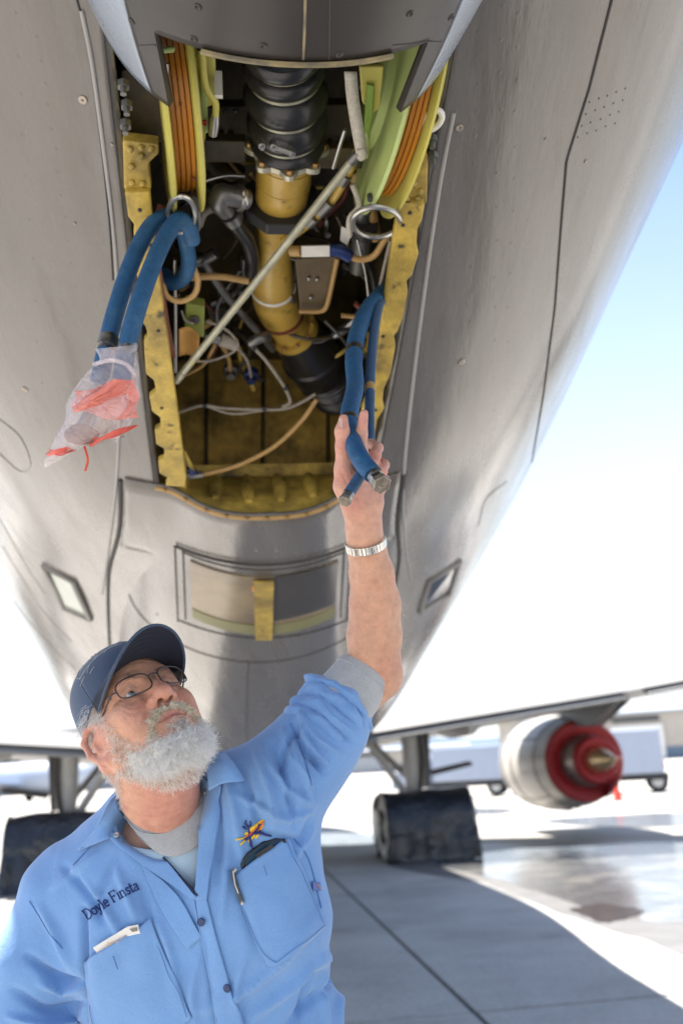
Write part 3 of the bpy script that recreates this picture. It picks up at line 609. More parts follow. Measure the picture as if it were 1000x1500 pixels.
pipe('thin_rod', [(256, 380, .09), (257, 460, .09), (257, 545, .07)], .004, M_steel)
pipe('cross_tube', [(272, 407, .16), (320, 405, .16), (364, 412, .16)], .008, M_tan)
pipe('grey_strut', [(296, 380, .22), (330, 432, .24), (380, 488, .26), (400, 512, .28)], .010, M_dsteel)
pipe('ignitor', [(300, 494, .2), (322, 497, .2)], .014, M_dsteel, None, 4); pipe('sleeve', [(322, 497, .2), (345, 505, .2)], .017, M_wire, None, 6)
pipe('wire', [(302, 470, .2), (330, 482, .2), (348, 502, .2), (342, 515, .2), (310, 528, .2), (283, 529, .2)], .0036, M_wire)
pipe('wire', [(345, 506, .21), (362, 528, .24), (368, 552, .28)], .0045, M_wire)
for x, y in ((368, 552), (338, 545)): MB().lathe(Bp(x, y, .3), np.array([0, -.4, -1.]), [(-.02, .02), (0, .02), (.004, .013), (.02, .012)], 12).build('hose_boss', M_blue if x > 350 else M_dsteel, bay)
pipe('tan_tube', [(322, 500, .22), (334, 522, .26), (338, 545, .3)], .006, M_tan)
pipe('sleeve', [(366, 502, .2), (380, 496, .2), (392, 492, .22)], .013, M_dsteel, None, 6)
pipe('wire', [(368, 506, .2), (386, 524, .2), (402, 545, .2), (416, 566, .2), (425, 588, .2), (414, 596, .2)], .005, M_wire)
pipe('wire', [(262, 604, .2), (296, 594, .2), (330, 598, .2), (388, 600, .2), (420, 598, .2), (444, 588, .2), (462, 577, .2)], .0045, M_wire)
pipe('wire', [(300, 594, .2), (340, 606, .2), (386, 601, .2)], .0035, M_wire)
for x, y in ((300, 594), (387, 598), (372, 510), (418, 568)): pipe('wire_tie', [(x-3, y, .199), (x+3, y, .199)], .0075, M_black, None, 3)
pipe('tan_tube', [(284, 696, .07), (310, 692, .08), (352, 680, .1), (400, 655, .12), (440, 618, .14), (464, 585, .16)], .0065, M_tan)
pipe('tube_fitting', [(272, 694, .06), (280, 697, .06), (298, 695, .06)], .009, M_dsteel, None, 6); pipe('blue_union', [(278, 684, .06), (284, 692, .06)], .010, M_blue, None, 4)
pipe('drain_tube', [(268, 660, .04), (276, 676, .05), (284, 690, .06)], .006, M_primer)
# arcs and dark clutter in the depth of the bay
pipe('pale_arc_tube', [(292, 330, .16), (300, 312, .16), (322, 304, .17), (360, 312, .18)], .008, M_wire)
pipe('bent_tube', [(288, 300, .05), (291, 330, .05), (282, 340, .05), (272, 338, .05)], .006, M_dsteel); pipe('tube_nut', [(288, 284, .05), (289, 302, .05)], .013, M_dsteel, None, 4, 6)
pipe('thin_rod', [(290, 268, .15), (330, 258, .16), (358, 258, .17)], .004, M_steel)
pipe('duct_behind', [(290, 210, .36), (320, 246, .36), (350, 262, .36)], .03, M_dirty, None, 20, 16)
for k in range(70):
    x0, y0 = random.uniform(280, 560), random.uniform(230, 520); L_ = random.uniform(25, 110); a = random.uniform(0, 3.1)
    pts = [(x0, y0, random.uniform(.2, .42))]
    for j in range(3): a += random.uniform(-.7, .7); pts.append((pts[-1][0]+L_/3*math.cos(a), pts[-1][1]+L_/3*math.sin(a), pts[-1][2]+random.uniform(-.02, .03)))
    pts = [(min(max(p[0], 262), 575), p[1], p[2]) for p in pts]
    pipe('deep_tube', pts, random.choice([.004, .005, .007, .009, .014]), random.choice([M_dirty, M_dsteel, M_black, M_primer, M_tan, M_steel, M_redtube]), None, 16, 8)
pipe('pale_rod', [(572, 352, .08), (563, 390, .09), (554, 432, .1)], .0045, M_wire); pipe('thin_rod', [(523, 350, .15), (535, 400, .15), (540, 440, .15)], .003, M_steel)
pipe('dark_cylinder', [(532, 300, .2), (530, 345, .22), (524, 392, .25)], .024, M_dsteel, plane, 10, 16); pipe('blue_cap', [(534, 325, .19), (533, 340, .2)], .03, M_black, None, 4, 16)
pipe('tan_tube', [(500, 462, .2), (530, 464, .2), (560, 458, .2)], .006, M_tan)
pipe('wire', [(516, 270, .06), (526, 300, .05), (512, 320, .05), (512, 345, .06)], .006, M_web); pipe('wire', [(476, 470, .25), (500, 495, .2), (513, 516, .15)], .0035, M_dsteel)
plate('foil_tag', [(500, 332), (517, 338), (508, 360), (498, 352)], .12, .002, M_lbl, plane, 0)
# ---------------------------------------------------------------- wings, engine, landing gear
def wing(sg):
    lat = np.array([1.2, 2.5, 7.05, 12, 19.5]); te = np.array([17.9, 17.75, 17.05, 14.6, 9.8]); le = np.array([25.5, 24.6, 21.4, 17.6, 11.9]); zt = np.array([1.95, 2.16, 2.64, 3.25, 4.2]); th = np.array([.95, .85, .6, .42, .2])
    xs = np.array([0, .02, .1, .3, .6, .85, 1., .85, .6, .3, .1, .02]); up = np.array([0, .16, .38, .55, .42, .17, .02, -.06, -.22, -.38, -.28, -.14])
    rings = [ac(sg*lat[i], le[i]+(te[i]-le[i])*xs, zt[i]+.05+th[i]*up+.10*(1-xs)) for i in range(5)]
    w_ = MB().loft(rings).build('wing', M_white, plane, smooth=40)
    for a, b, fl in ((2.3, 6.9, .78), (7.25, 11.6, .6)):
        q = []
        for x in (a, b):
            s_ = float(np.interp(x, lat, te)); z = float(np.interp(x, lat, zt)); q.append([(sg*x, s_-.05, z-.06), (sg*x, s_+fl*.82, z+.46*fl), (sg*x, s_+fl*.95, z+.30*fl), (sg*x, s_, z-.10)])
        MB().loft([[ac(*p) for p in r_] for r_ in q]).build('flap', M_white, w_, smooth=0, bevel=.01)
    for x in (4.2, 9.4):
        s_ = float(np.interp(x, lat, te)); z = float(np.interp(x, lat, zt))
        MB().loft([[ac(sg*x+dx, s_+ds, z-.12+dz) for dx, dz in ((-.09, .05), (.09, .05), (.06, -.14*k), (-.06, -.14*k))] for ds, k in ((-.35, .15), (.2, .9), (1.6, 1.), (2.6, .3))]).build('flap_fairing', M_white, w_, smooth=30)
    return w_
wr, wl = wing(1), wing(-1)
M_nac = mat('nacelle_grey', (.42, .40, .37), .35, var=.08, vscale=2, spec=.6)
M_red = mat('red_cover', (.34, .010, .016), .5, var=.15, vscale=6)
M_gold = mat('exhaust_cone', (.62, .48, .28), .32, metal=.8, var=.1)
M_core = mat('core_cowl', (.28, .26, .24), .35, metal=.7, var=.15)
M_pyl = mat('pylon_grey', (.20, .20, .205), .5, var=.1)
def nacelle(o, full=True):
    n = MB().lathe(o, AX, [(-.02, .80), (0, .83), (.5, .92), (1.3, 1.02), (2.2, 1.04), (3.0, .98), (3.35, .88), (3.4, .80), (3.2, .76), (.05, .76), (-.02, .79)], 48).build('engine_nacelle', M_nac, plane, smooth=40)
    MB().lathe(o, AX, [(-.75, .40), (-.70, .43), (-.3, .52), (.3, .58), (.9, .55)], 40).build('core_cowl', M_core, n, smooth=40)
    MB().lathe(o, AX, [(-1.75, .012), (-1.6, .06), (-1.25, .17), (-.85, .26), (-.6, .285), (0, .3)], 32).build('exhaust_cone', M_gold, n, smooth=60)
    MB().lathe(o, AX, [(3.1, .76), (3.15, .3), (3.3, .02)], 32).build('fan_face', M_core, n, smooth=40)
    for t, r_ in ((.52, .924), (1.9, 1.038), (2.75, 1.008)):
        a = np.linspace(0, 2*math.pi, 49)[:-1]; Z_ = np.array([0, 0, 1.])
        MB().tube([o+AX*t+r_*(math.cos(b)*LT+math.sin(b)*Z_) for b in a], .012, 6, closed=True).build('cowl_seam', M_seam, n)
    for b in (-2.3, -1.57, -.8, 2.6):
        MB().tube([o+AX*t+float(np.interp(t, [.5, 1.3, 2.2, 3.0], [.925, 1.022, 1.042, .985]))*(math.cos(b)*LT+math.sin(b)*np.array([0, 0, 1.])) for t in np.linspace(.52, 2.75, 12)], .010, 6).build('cowl_split', M_seam, n)
    for t in (.8, 1.3, 1.7, 2.3):
        r_ = float(np.interp(t, [.5, 1.3, 2.2, 3.0], [.93, 1.025, 1.045, .985])); MB().box(o+AX*t+r_*(math.cos(-1.57)*LT+math.sin(-1.57)*np.array([0, 0, 1.])), .09, .16, .03, LT, AX).build('latch', M_pyl, n)
    return n
eo = P(855, 1114, 20.6); elat, es, ez = toac(eo)
n1 = nacelle(eo)
nl = nacelle(ac(-elat, es, ez)); no = nacelle(ac(elat+6.2, es-4.2, ez+.7)); nlo = nacelle(ac(-elat-6.2, es-4.2, ez+.7))
for sg in (-1, 1):
    for la, ss, zz in ((elat, es, ez), (elat+6.2, es-4.2, ez+.7)):
        MB().loft([[ac(sg*la+dx*k, ss+ds, zz+dz) for dx, dz in ((-.16, z0), (.16, z0), (.13, z1), (-.13, z1))] for ds, z0, z1, k in ((-2.6, 1.12, 1.02, .4), (-.9, .66, 1.25, 1), (.6, .75, 1.4, 1), (2.2, .9, 1.3, .8), (2.9, .95, 1.05, .4))]).build('engine_pylon', M_pyl, plane, smooth=30)
cov = empty('exhaust_cover', eo, 'red fabric exhaust cover fitted in the tail of the grey engine on the right', 'engine cover')
MB().lathe(eo, AX, [(-.05, .565), (-.07, .60), (-.07, .80), (-.03, .83), (.1, .84), (.1, .79)], 48).build('outer_ring', M_red, cov, smooth=40)
MB().lathe(eo, AX, [(-.78, .27), (-.80, .30), (-.80, .42), (-.77, .45), (-.62, .47), (-.62, .44)], 40).build('inner_ring', M_red, cov, smooth=40)
q = []
for k in range(9):
    t = k/8; a = -1.15+.5*t
    q.append([eo+AX*(-.07-.75*u)+(.80-.3*u+.04*math.sin(k*2.+u*4))*(math.cos(a)*LT+math.sin(a)*np.array([0, 0, 1.])) for u in np.linspace(0, 1, 8)])
o = MB().grid(np.array(q)).build('hanging_flap', M_red, cov, smooth=60); o.modifiers.new('t', 'SOLIDIFY').thickness = .02
MB().tube([eo-AX*.07+LT*.72-np.array([0, 0, .1]), eo-AX*.6+LT*.55+np.array([0, 0, .02]), eo-AX*1.35+LT*.05+np.array([0, 0, .03])], .03, 8).build('strap', M_red, cov)
# landing gear
M_leg = mat('gear_leg', (.50, .50, .49), .4, var=.1, vscale=8); M_dgear = mat('gear_dark', (.07, .068, .065), .5, var=.2)
M_chrome = mat('oleo', (.7, .7, .7), .15, metal=1.)
M_tyre = mat('tyre_rubber', (.02, .02, .02), .7, var=.2)
M_rim = mat('wheel_rim', (.5, .5, .48), .4, metal=.4)
def gear(lat, s, sg):
    top = 2.3
    g_ = MB().tube([ac(lat, s+.9, .95), ac(lat, s+.9, 1.5), ac(lat, s+.9, top+.3)], [.14, .17, .21], 20).build('gear_strut', M_leg, plane, smooth=40)
    MB().tube([ac(lat, s+.9, .55), ac(lat, s+.9, 1.1)], .10, 16).build('oleo_piston', M_chrome, g_)
    MB().tube([ac(lat-.95*sg, s+.95, top), ac(lat-.12*sg, s+.85, 1.02)], .075, 12).build('side_brace', M_leg, g_)
    MB().tube([ac(lat-.7*sg, s+2.4, top), ac(lat, s+1., 1.3)], .06, 12).build('drag_brace', M_leg, g_)
    MB().prism([ac(lat+.20*sg, s+.55, 1.2), ac(lat+.20*sg, s+1.4, 1.2), ac(lat+.26*sg, s+1.5, top), ac(lat+.26*sg, s+.5, top)], LT*.04*sg).build('gear_door', M_dgear, g_, smooth=0)
    MB().prism([ac(lat+.3*sg, s+.5, 1.42), ac(lat+1.05*sg, s+.4, 1.56), ac(lat+1.05*sg, s+.7, 1.60), ac(lat+.3*sg, s+.8, 1.47)], (0, 0, .05)).build('door_arm', M_dgear, g_, smooth=0)
    MB().tube(spline([ac(lat+.12*sg, s+.72, top), ac(lat+.16*sg, s+.68, 1.7), ac(lat+.10*sg, s+.70, 1.2), ac(lat+.1*sg, s+.5, .9)], 20), .03, 8).build('brake_line', M_dgear, g_)
    MB().box(ac(lat, s+.85, .56), .25, 2.0, .22, LT, AX).build('bogie_beam', M_leg, g_, bevel=.03)
    for ds in (0, 1.65):
        MB().tube([ac(lat-.6, s+ds, .56), ac(lat+.6, s+ds, .56)], .09, 12).build('axle', M_leg, g_)
        for dl in (-.48, .48):
            wv = MB().lathe(ac(lat+dl-.2, s+ds, .56), LT, [(0, .3), (0, .46), (.05, .54), (.2, .56), (.35, .54), (.4, .46), (.4, .3)], 32).build('wheel', M_tyre, plane, smooth=40)
            MB().lathe(ac(lat+dl-.21, s+ds, .56), LT, [(0, .05), (.0, .27), (.04, .3), (.38, .3), (.42, .27), (.42, .05)], 24).build('rim', M_rim, wv, smooth=40)
glr = toac(gnd(636, 1261)); gll = toac(gnd(78, 1306))
gear(float(glr[0]), float(glr[1])+.55, 1); gear(float(gll[0]), float(gll[1])+.55, -1)
M_tarp = mat('black_tarpaulin', (.014, .017, .024), .16, var=.3, vscale=4, bump=.03, bscale=3.2, wr=.035, wscale=3.5, spec=.6)
M_torn = mat('pale_lining', (.50, .49, .46), .6, var=.6, vscale=7)
def cover(lat, s, label, flare, seed):
    e = empty('wheel_cover', ac(lat, s, 0), label, 'wheel cover', 'black wheel covers')
    r0 = np.random.default_rng(seed); nl_, na = 24, 56; G = []; ph = r0.random(6)*6
    for x in np.linspace(-.80, .80, nl_):
        row = []
        for a in np.linspace(-1.2, math.pi+1.2, na):
            R_ = .61+.018*math.sin(2*a+x*3+ph[0])+.010*math.sin(5*a+ph[1]+math.sin(x*4+ph[3])*2.2)+.012*math.sin(x*7+ph[2]+a)*math.sin(a*1.5)
            y = R_*math.cos(a)*1.03; z = .58+R_*math.sin(a)
            if z < .58: k = (.58-z)/.58; y *= 1+flare*k; z = max(z, .012)
            if a < 0 or a > math.pi: z = max(.012, .58*(1-(max(-a, a-math.pi))/1.15)); y = R_*1.05*math.copysign(1, math.cos(a))*(1+flare*min(1, (.58-z)/.58))+.02*math.sin(x*22+ph[3])
            row.append(ac(lat+x*(1+.05*max(0, .6-z)), s+y, z))
        G.append(row)
    MB().grid(np.array(G)).build('cover_shell', M_tarp, e, smooth=70).modifiers.new('t', 'SOLIDIFY').thickness = .012
    for sd in (-1, 1):
        q = []; n = 60
        for a in np.linspace(0, 2*math.pi, n, endpoint=False):
            row = []
            for k in (1., .90, .75, .5):
                rr = .605*k*(1+(.05*math.sin(7*a+ph[4])+.03*math.sin(15*a))*(k < 1)); row.append(ac(lat+sd*(.79+.03*math.sin(k*9+a*3)), s+rr*math.cos(a)*1.02, max(.58+rr*math.sin(a), .015)))
            q.append(row)
        MB().grid(np.array(q), close_u=True).build('torn_hem', M_torn, e, smooth=60).modifiers.new('t', 'SOLIDIFY').thickness = .012
    return e
cover(float(glr[0]), float(glr[1])+.55, 'black tarpaulin over the wheels right of the man, its pale torn end facing left', .06, 1)
cover(float(gll[0]), float(gll[1])+.55, 'black tarpaulin over the wheels at the left edge behind the man\'s shoulder', .30, 5)
# ---------------------------------------------------------------- far apron
M_tw = mat('truck_white', (.36, .41, .50), .4, var=.05); M_dk = mat('truck_underbody', (.03, .03, .035), .6); M_lamp = mat('tail_lamp', (.5, .03, .03), .3); M_gl = mat('truck_glass', (.03, .04, .05), .08)  # truck white has the blue of its sky-lit shade put into the colour
def truck(px, py, L_, H_, yaw, label, cabdir):
    o = gnd(px, py); e = empty('box_truck', o, label, 'truck', 'white trucks parked beyond the wing')
    X = np.array([math.cos(yaw), math.sin(yaw), 0]); Y = np.array([-X[1], X[0], 0]); Z = np.array([0, 0, 1.])
    MB().box(o+Z*(.75+H_/2), L_, 2.1, H_, X, Y).build('cargo_box', M_tw, e, smooth=0, bevel=.06)
    MB().box(o+Z*.62, L_+.3, 1.9, .25, X, Y).build('chassis', M_dk, e, smooth=0)
    cx = o+X*cabdir*(L_/2+.95)
    c_ = MB().loft([[cx+X*cabdir*a+Y*b*w_+Z*z for a, b in ((-.85, -1), (.85*k, -1), (.85*k, 1), (-.85, 1))] for z, k, w_ in ((.5, 1.25, .95), (1.15, 1.2, .95), (1.35, .8, .93), (2.0, .3, .85))]).build('cab', M_tw, e, smooth=0, bevel=.05)
    MB().loft([[cx+X*cabdir*a+Y*b*w_+Z*z for a, b in ((-.5, -1), (.80*k, -1), (.80*k, 1), (-.5, 1))] for z, k, w_ in ((1.4, .86, .945), (1.9, .45, .88))]).build('cab_window', M_gl, c_, smooth=0)
    for dx in (-L_/2+.7, L_/2-.3, cabdir*(L_/2+1.3)):
        for sy in (-1, 1):
            w_ = MB().lathe(o+X*dx+Y*sy*.78+Z*.42, Y, [(-.13, .2), (-.13, .40), (-.09, .42), (.09, .42), (.13, .40), (.13, .2)], 20).build('wheel', M_tyre, e, smooth=40)
            MB().lathe(o+X*dx+Y*sy*.78+Z*.42, Y, [(-.14, .03), (-.14, .22), (.14, .22), (.14, .03)], 16).build('rim', M_rim, w_, smooth=40)
    for sy in (-1, 1): MB().box(o-X*cabdir*(L_/2+.02)+Y*sy*.9+Z*1.05, .06, .15, .35, X, Y).build('tail_lamp', M_lamp, e, smooth=0)
truck(690, 1167, 3.2, 1.55, rad(-14), 'white box truck between the covered wheels and the grey engine', -1)
truck(917, 1162, 3.1, 1.75, rad(-14), 'white box truck behind the red engine cover at the right edge', -1)
cb_ = gnd(905, 1173); e = empty('traffic_cone', cb_, 'small red traffic cone standing on the bright apron below the right truck', 'cone')
MB().lathe(cb_, (0, 0, 1), [(.03, .16), (.3, .10), (.66, .03), (.66, .001)], 16).build('cone', mat('cone_red', (.75, .07, .04), .5), e); MB().box(cb_+np.array([0, 0, .015]), .42, .42, .03).build('base', M_red, e)
M_hw = mat('hangar_wall', (.40, .37, .33), .7, var=.08, vscale=.3); M_hb = mat('hangar_blue', (.10, .15, .22), .6); M_hr = mat('hangar_roof', (.30, .33, .36), .5); M_door = mat('hangar_door', (.65, .65, .64), .5)
def hangar(px, dist, W_, H_, D_, label, band=True, group='far hangars'):
    v = ray(px, 1120); v = v*[1, 1, 0]; v /= np.linalg.norm(v); o = v*dist; Y = v; X = np.array([v[1], -v[0], 0]); Z = np.array([0, 0, 1.])
    e = empty('hangar', o, label, 'hangar', group)
    w_ = MB().box(o+Y*D_/2+Z*H_/2, W_, D_, H_, X, Y).build('wall', M_hw, e, smooth=0)
    MB().loft([[o+Y*y+X*sx*(W_/2+.6)+Z*z for y, z in ((-.6, H_+.02), (-.6, H_+.5), (D_/2, H_+H_*.28), (D_+.6, H_+.5), (D_+.6, H_+.02))] for sx in (-1, 1)]).build('roof', M_hr, e, smooth=0)
    if band: MB().box(o-Y*.12+Z*H_*.13, W_*.995, .2, H_*.26, X, Y).build('base_band', M_hb, e, smooth=0)
    n = max(2, int(W_/14))
    for k in range(n):
        d_ = MB().box(o-Y*.3+X*(-W_/2+(k+.5)*W_/n)+Z*H_*.40, W_/n*.55, .3, H_*.74, X, Y).build('door', M_door if k % 2 else M_hr, e, smooth=0)
        MB().box(o-Y*.2+X*(-W_/2+(k+.5)*W_/n)+Z*H_*.9, W_/n*.5, .2, H_*.09, X, Y).build('window', M_gl, e, smooth=0)
hangar(1010, 190, 66, 8.0, 30, 'long tan hangar with a blue base band behind the right truck'); hangar(30, 230, 44, 9, 30, 'grey roofed hangar at the far left beyond the wheels')
hangar(590, 260, 34, 5.0, 25, 'low tan hangar far behind the right landing gear'); hangar(-140, 210, 50, 7, 30, 'pale hangar past the left edge')
# ridge and scrub along the horizon
def ridge(name, dist, h0, h1, m, seed):
    r0 = np.random.default_rng(seed); a = np.linspace(-1.1, 1.1, 160); hgt = h0+(h1-h0)*(.5+.25*np.sin(a*7+r0.random()*6)+.15*np.sin(a*19+r0.random()*6)+.1*np.sin(a*53+r0.random()*6)+.05*r0.random(160))
    lo_ = np.stack([dist*np.sin(a), dist*np.cos(a), -5+0*a], 1); hi = np.stack([dist*1.04*np.sin(a), dist*1.04*np.cos(a), hgt], 1); bk = np.stack([dist*1.3*np.sin(a), dist*1.3*np.cos(a), -5+0*a], 1)
    o = MB().grid(np.array([lo_, hi, bk])).build(name, m, smooth=60); tag(o, kind='structure')
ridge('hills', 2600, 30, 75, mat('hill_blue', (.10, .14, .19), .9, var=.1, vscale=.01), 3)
ridge('far_scrub', 420, 1.2, 3.6, mat('scrub', (.07, .085, .07), .9, var=.3, vscale=.1), 8)
# a parked aircraft far off at the left
def jet(px, dist, yaw, label):
    v = ray(px, 1120)*[1, 1, 0]; v /= np.linalg.norm(v); o = v*dist; X = np.array([math.cos(yaw), math.sin(yaw), 0]); Y = np.array([-X[1], X[0], 0]); Z = np.array([0, 0, 1.])
    e = empty('parked_aircraft', o, label, 'aircraft')
    f_ = MB().tube([o+X*t+Z*(2.6+(.5 if t < -12 else 0)) for t in np.linspace(-17, 17, 30)], [1.6*math.sqrt(max(.02, 1-abs(t/17.05)**3.2)) for t in np.linspace(-17, 17, 30)], 20).build('fuselage', M_tw, e, smooth=60)
    for sg in (-1, 1):
        MB().loft([[o+X*a+Y*sg*b+Z*z for a, z in ((c0, z0), (c0-ch*.4, z0+.25*k), (c0-ch, z0), (c0-ch*.4, z0-.15*k))] for b, c0, ch, z0, k in ((1, 4, 6, 1.7, 1.5), (17, -6, 2.2, 2.8, .6))]).build('wing', M_tw, e, smooth=0)
        n_ = MB().lathe(o+X*1.5+Y*sg*6+Z*1.25, X, [(-1.5, .5), (0, .8), (1.8, .85), (2., .7), (1.9, .6)], 20).build('engine', M_tw, e, smooth=40); MB().lathe(o+X*3.3+Y*sg*6+Z*1.25, X, [(0, .66), (.12, .1), (.13, .01)], 16).build('intake', M_dk, n_)
        MB().loft([[o+X*a+Y*sg*b+Z*z for a, z in ((c0, 3.4), (c0-ch*.4, 3.5), (c0-ch, 3.4), (c0-ch*.4, 3.3))] for b, c0, ch in ((.5, -13, 3.5), (6, -16, 1.6))]).build('tailplane', M_tw, e, smooth=0)
    MB().loft([[o+X*a+Y*b+Z*z for a, b in ((c0, 0), (c0-ch*.4, .12), (c0-ch, 0), (c0-ch*.4, -.12))] for z, c0, ch in ((3.6, -10, 6), (9.5, -15.5, 2.6))]).build('fin', M_tw, e, smooth=0)
    for a, b in ((13, 0), (0, -2.6), (0, 2.6)):
        w_ = MB().lathe(o+X*a+Y*(b-.2)+Z*.5, Y, [(0, .2), (0, .48), (.1, .5), (.3, .5), (.4, .48), (.4, .2)], 16).build('wheel', M_tyre, e); MB().tube([o+X*a+Y*b+Z*.5, o+X*a+Y*b+Z*1.8], .1, 8).build('gear_strut', M_leg, e)
jet(20, 120, rad(155), 'white parked airliner far off at the left behind the wheel strut')
# tailplane and fin of the tanker above and behind the camera
for sg in (-1, 1):
    MB().loft([[ac(sg*b, c0-ch*x, z0+t_*k) for x, t_ in ((0, 0), (.3, .12), (1, 0), (.3, -.12))] for b, c0, ch, z0, k in ((.5, -4.2, 3.6, 5.6, 1.6), (6.5, -7.6, 1.7, 6.2, .7))]).build('tailplane', M_skin, plane, smooth=40)
MB().loft([[ac(b, c0-ch*x, z) for x, b in ((0, 0), (.3, .16), (1, 0), (.3, -.16))] for z, c0, ch in ((6.4, -2.5, 6), (12.5, -7.5, 2.8))]).build('tail_fin', M_skin, plane, smooth=40)
# ---------------------------------------------------------------- blue hoses, plastic bag
M_hose = mat('blue_hose', (.013, .075, .175), .62, var=.22, vscale=60, bump=.0012, bscale=330, col2=(.045, .12, .19), c2scale=40, c2lo=.55, c2hi=.75, grain=.35, col3=(.012, .03, .06), c3scale=14, c3lo=.6, c3hi=.8, gscale=500)
M_hose2 = mat('slate_hose', (.03, .075, .15), .6, var=.2, vscale=60, bump=.0004, bscale=420, grain=.15, gscale=500)
M_fit = mat('hose_fitting', (.30, .29, .28), .28, metal=.95, var=.25, vscale=60, col2=(.12, .11, .10), c2scale=70)
M_cap = mat('scuffed_cap', (.26, .22, .17), .45, metal=.6, var=.35, vscale=90)
def pd(pts, n=60):
    q = spline(pts, n); return np.array([P(x, y, d) for x, y, d in q])
def rp(px, d): return px*d/FPX
hl = empty('hanging_hose', P(245, 320, 1.95), 'pair of blue hoses hanging from the left ring with their ends in a plastic bag', 'hose')
MB().tube(pd([(146, 560, 1.72), (155, 515, 1.73), (169, 458, 1.76), (193, 385, 1.83), (219, 334, 1.9), (245, 317, 1.95), (264, 328, 2.0), (274, 362, 2.06), (276, 392, 2.1), (266, 410, 2.14), (250, 414, 2.16), (240, 402, 2.18)], 90), rp(13.0, 1.8), 18).build('hose', M_hose, hl, smooth=80)
MB().tube(pd([(178, 560, 1.70), (186, 510, 1.71), (202, 450, 1.74), (224, 388, 1.81), (244, 345, 1.88), (262, 322, 1.92), (276, 330, 1.97), (282, 352, 2.02)], 70), rp(13.4, 1.78), 18).build('hose', M_hose, hl, smooth=80)
MB().tube(pd([(156, 510, 1.72), (160, 496, 1.735)], 4), rp(14.8, 1.73), 18).build('foil_band', M_fit, hl); MB().tube(pd([(184, 520, 1.705), (188, 505, 1.715)], 4), rp(15.2, 1.71), 18).build('foil_band', M_fit, hl)
MB().tube(pd([(150, 570, 1.71), (134, 618, 1.69), (118, 640, 1.68)], 8), rp(17, 1.7), 10).build('hose_end', M_cap, hl); MB().sphere(P(120, 636, 1.664), rp(22, 1.68), 14, 10, (1.2, .5, .75)).build('capped_fitting', mat('rusty_cap', (.16, .07, .045), .35, var=.4, vscale=60), hl); MB().tube(pd([(171, 560, 1.70), (158, 600, 1.68), (140, 632, 1.67)], 8), rp(14, 1.7), 8).build('hose_end', M_cap, hl)
def plastic(name, col, alpha, rough):
    m = mat(name, col, rough, var=.06, vscale=30, bump=.004, bscale=40, wr=.010, wscale=24, spec=1., alpha=alpha); return m
M_bag = plastic('clear_plastic', (.86, .74, .75), .30, .14); M_bagr = plastic('red_plastic', (.80, .15, .09), .62, .2)
M_redstrip = mat('red_strip', (.66, .07, .035), .25, var=.3, vscale=40, alpha=.8)
bag = empty('plastic_bag', P(140, 520, 1.7), 'crumpled clear plastic bag with red print over the ends of the left hoses', 'bag')
rb = np.random.default_rng(4)
ctr = spline([(170, 508, 1.705, 30, 17), (172, 526, 1.70, 27, 15), (163, 542, 1.70, 40, 24), (152, 572, 1.69, 50, 34), (144, 606, 1.68, 58, 36), (136, 632, 1.675, 62, 30), (126, 650, 1.67, 60, 18), (120, 660, 1.67, 57, 4)], 40)
rings = []; redf = []
for i, (x, y, d, a_, b_) in enumerate(ctr):
    t = i/39; ang = -.35 if t > .5 else -.1; row = []
    for k in range(64):
        th = k*2*math.pi/64; cr = 1+.05*math.sin(3*th+t*5)+.04*math.sin(6*th-t*9+1)+.02*math.sin(11*th+t*17)
        ex = a_*math.cos(th)*cr; ez = b_*math.sin(th)*cr
        row.append(P(x+ex*math.cos(ang), y+ex*math.sin(ang)*1.0+6*t*math.sin(th*2+1), d+rp(ez, d)))
    rings.append(row)
MB().loft(np.array(rings), caps=False).build('bag_film', M_bag, bag, smooth=80)
def bag_sheet(name, quad, m, off, wav=4):
    G = []
    for v in np.linspace(0, 1, 14):
        row = []
        for u in np.linspace(0, 1, 14):
            q = (np.array(quad[0])*(1-u)+np.array(quad[1])*u)*(1-v)+(np.array(quad[3])*(1-u)+np.array(quad[2])*u)*v
            row.append(P(q[0]+3*math.sin(v*9+u*4), q[1]+wav*math.sin(u*8+v*3), off+.008*math.sin(u*7+v*5)-.012*math.sin(u*math.pi)))
        G.append(row)
    return MB().grid(np.array(G)).build(name, m, bag, smooth=80)
bag_sheet('red_print', [(110, 572), (200, 552), (203, 616), (104, 604)], M_bagr, 1.655)
bag_sheet('red_strip', [(136, 642), (200, 620), (202, 626), (130, 656)], M_redstrip, 1.648, 2)
bag_sheet('red_strip', [(70, 657), (112, 656), (106, 664), (69, 669)], M_redstrip, 1.66, 2)
MB().tube(pd([(124, 654, 1.668), (128, 668, 1.662), (129, 676, 1.66), (125, 690, 1.66)], 10), .0022, 6).build('red_string', M_redstrip, bag)
MB().tube(pd([(138, 534, 1.68), (150, 530, 1.672), (168, 528, 1.668), (188, 536, 1.672), (198, 552, 1.68)], 20), .004, 8).build('bag_neck', M_bag, bag)
hr = empty('held_hose', P(558, 432, 2.15), 'blue and slate hoses hanging out of the bay and held in the raised hand', 'hose')
pb1 = pd([(566, 424, 2.25), (556, 434, 2.17), (538, 455, 2.1), (523, 490, 2.0), (518, 530, 1.9), (520, 566, 1.82), (512, 605, 1.69), (514, 640, 1.6), (529, 674, 1.545), (546, 695, 1.52)], 120)
rb1 = np.array([rp(q, d) for q, d in zip(np.linspace(12.2, 14.2, 120), np.interp(np.linspace(0, 1, 120), [0, .2, .45, .7, 1], [2.2, 2.08, 1.88, 1.65, 1.52]))])
MB().tube(pb1, rb1, 20).build('hose', M_hose, hr, smooth=80)
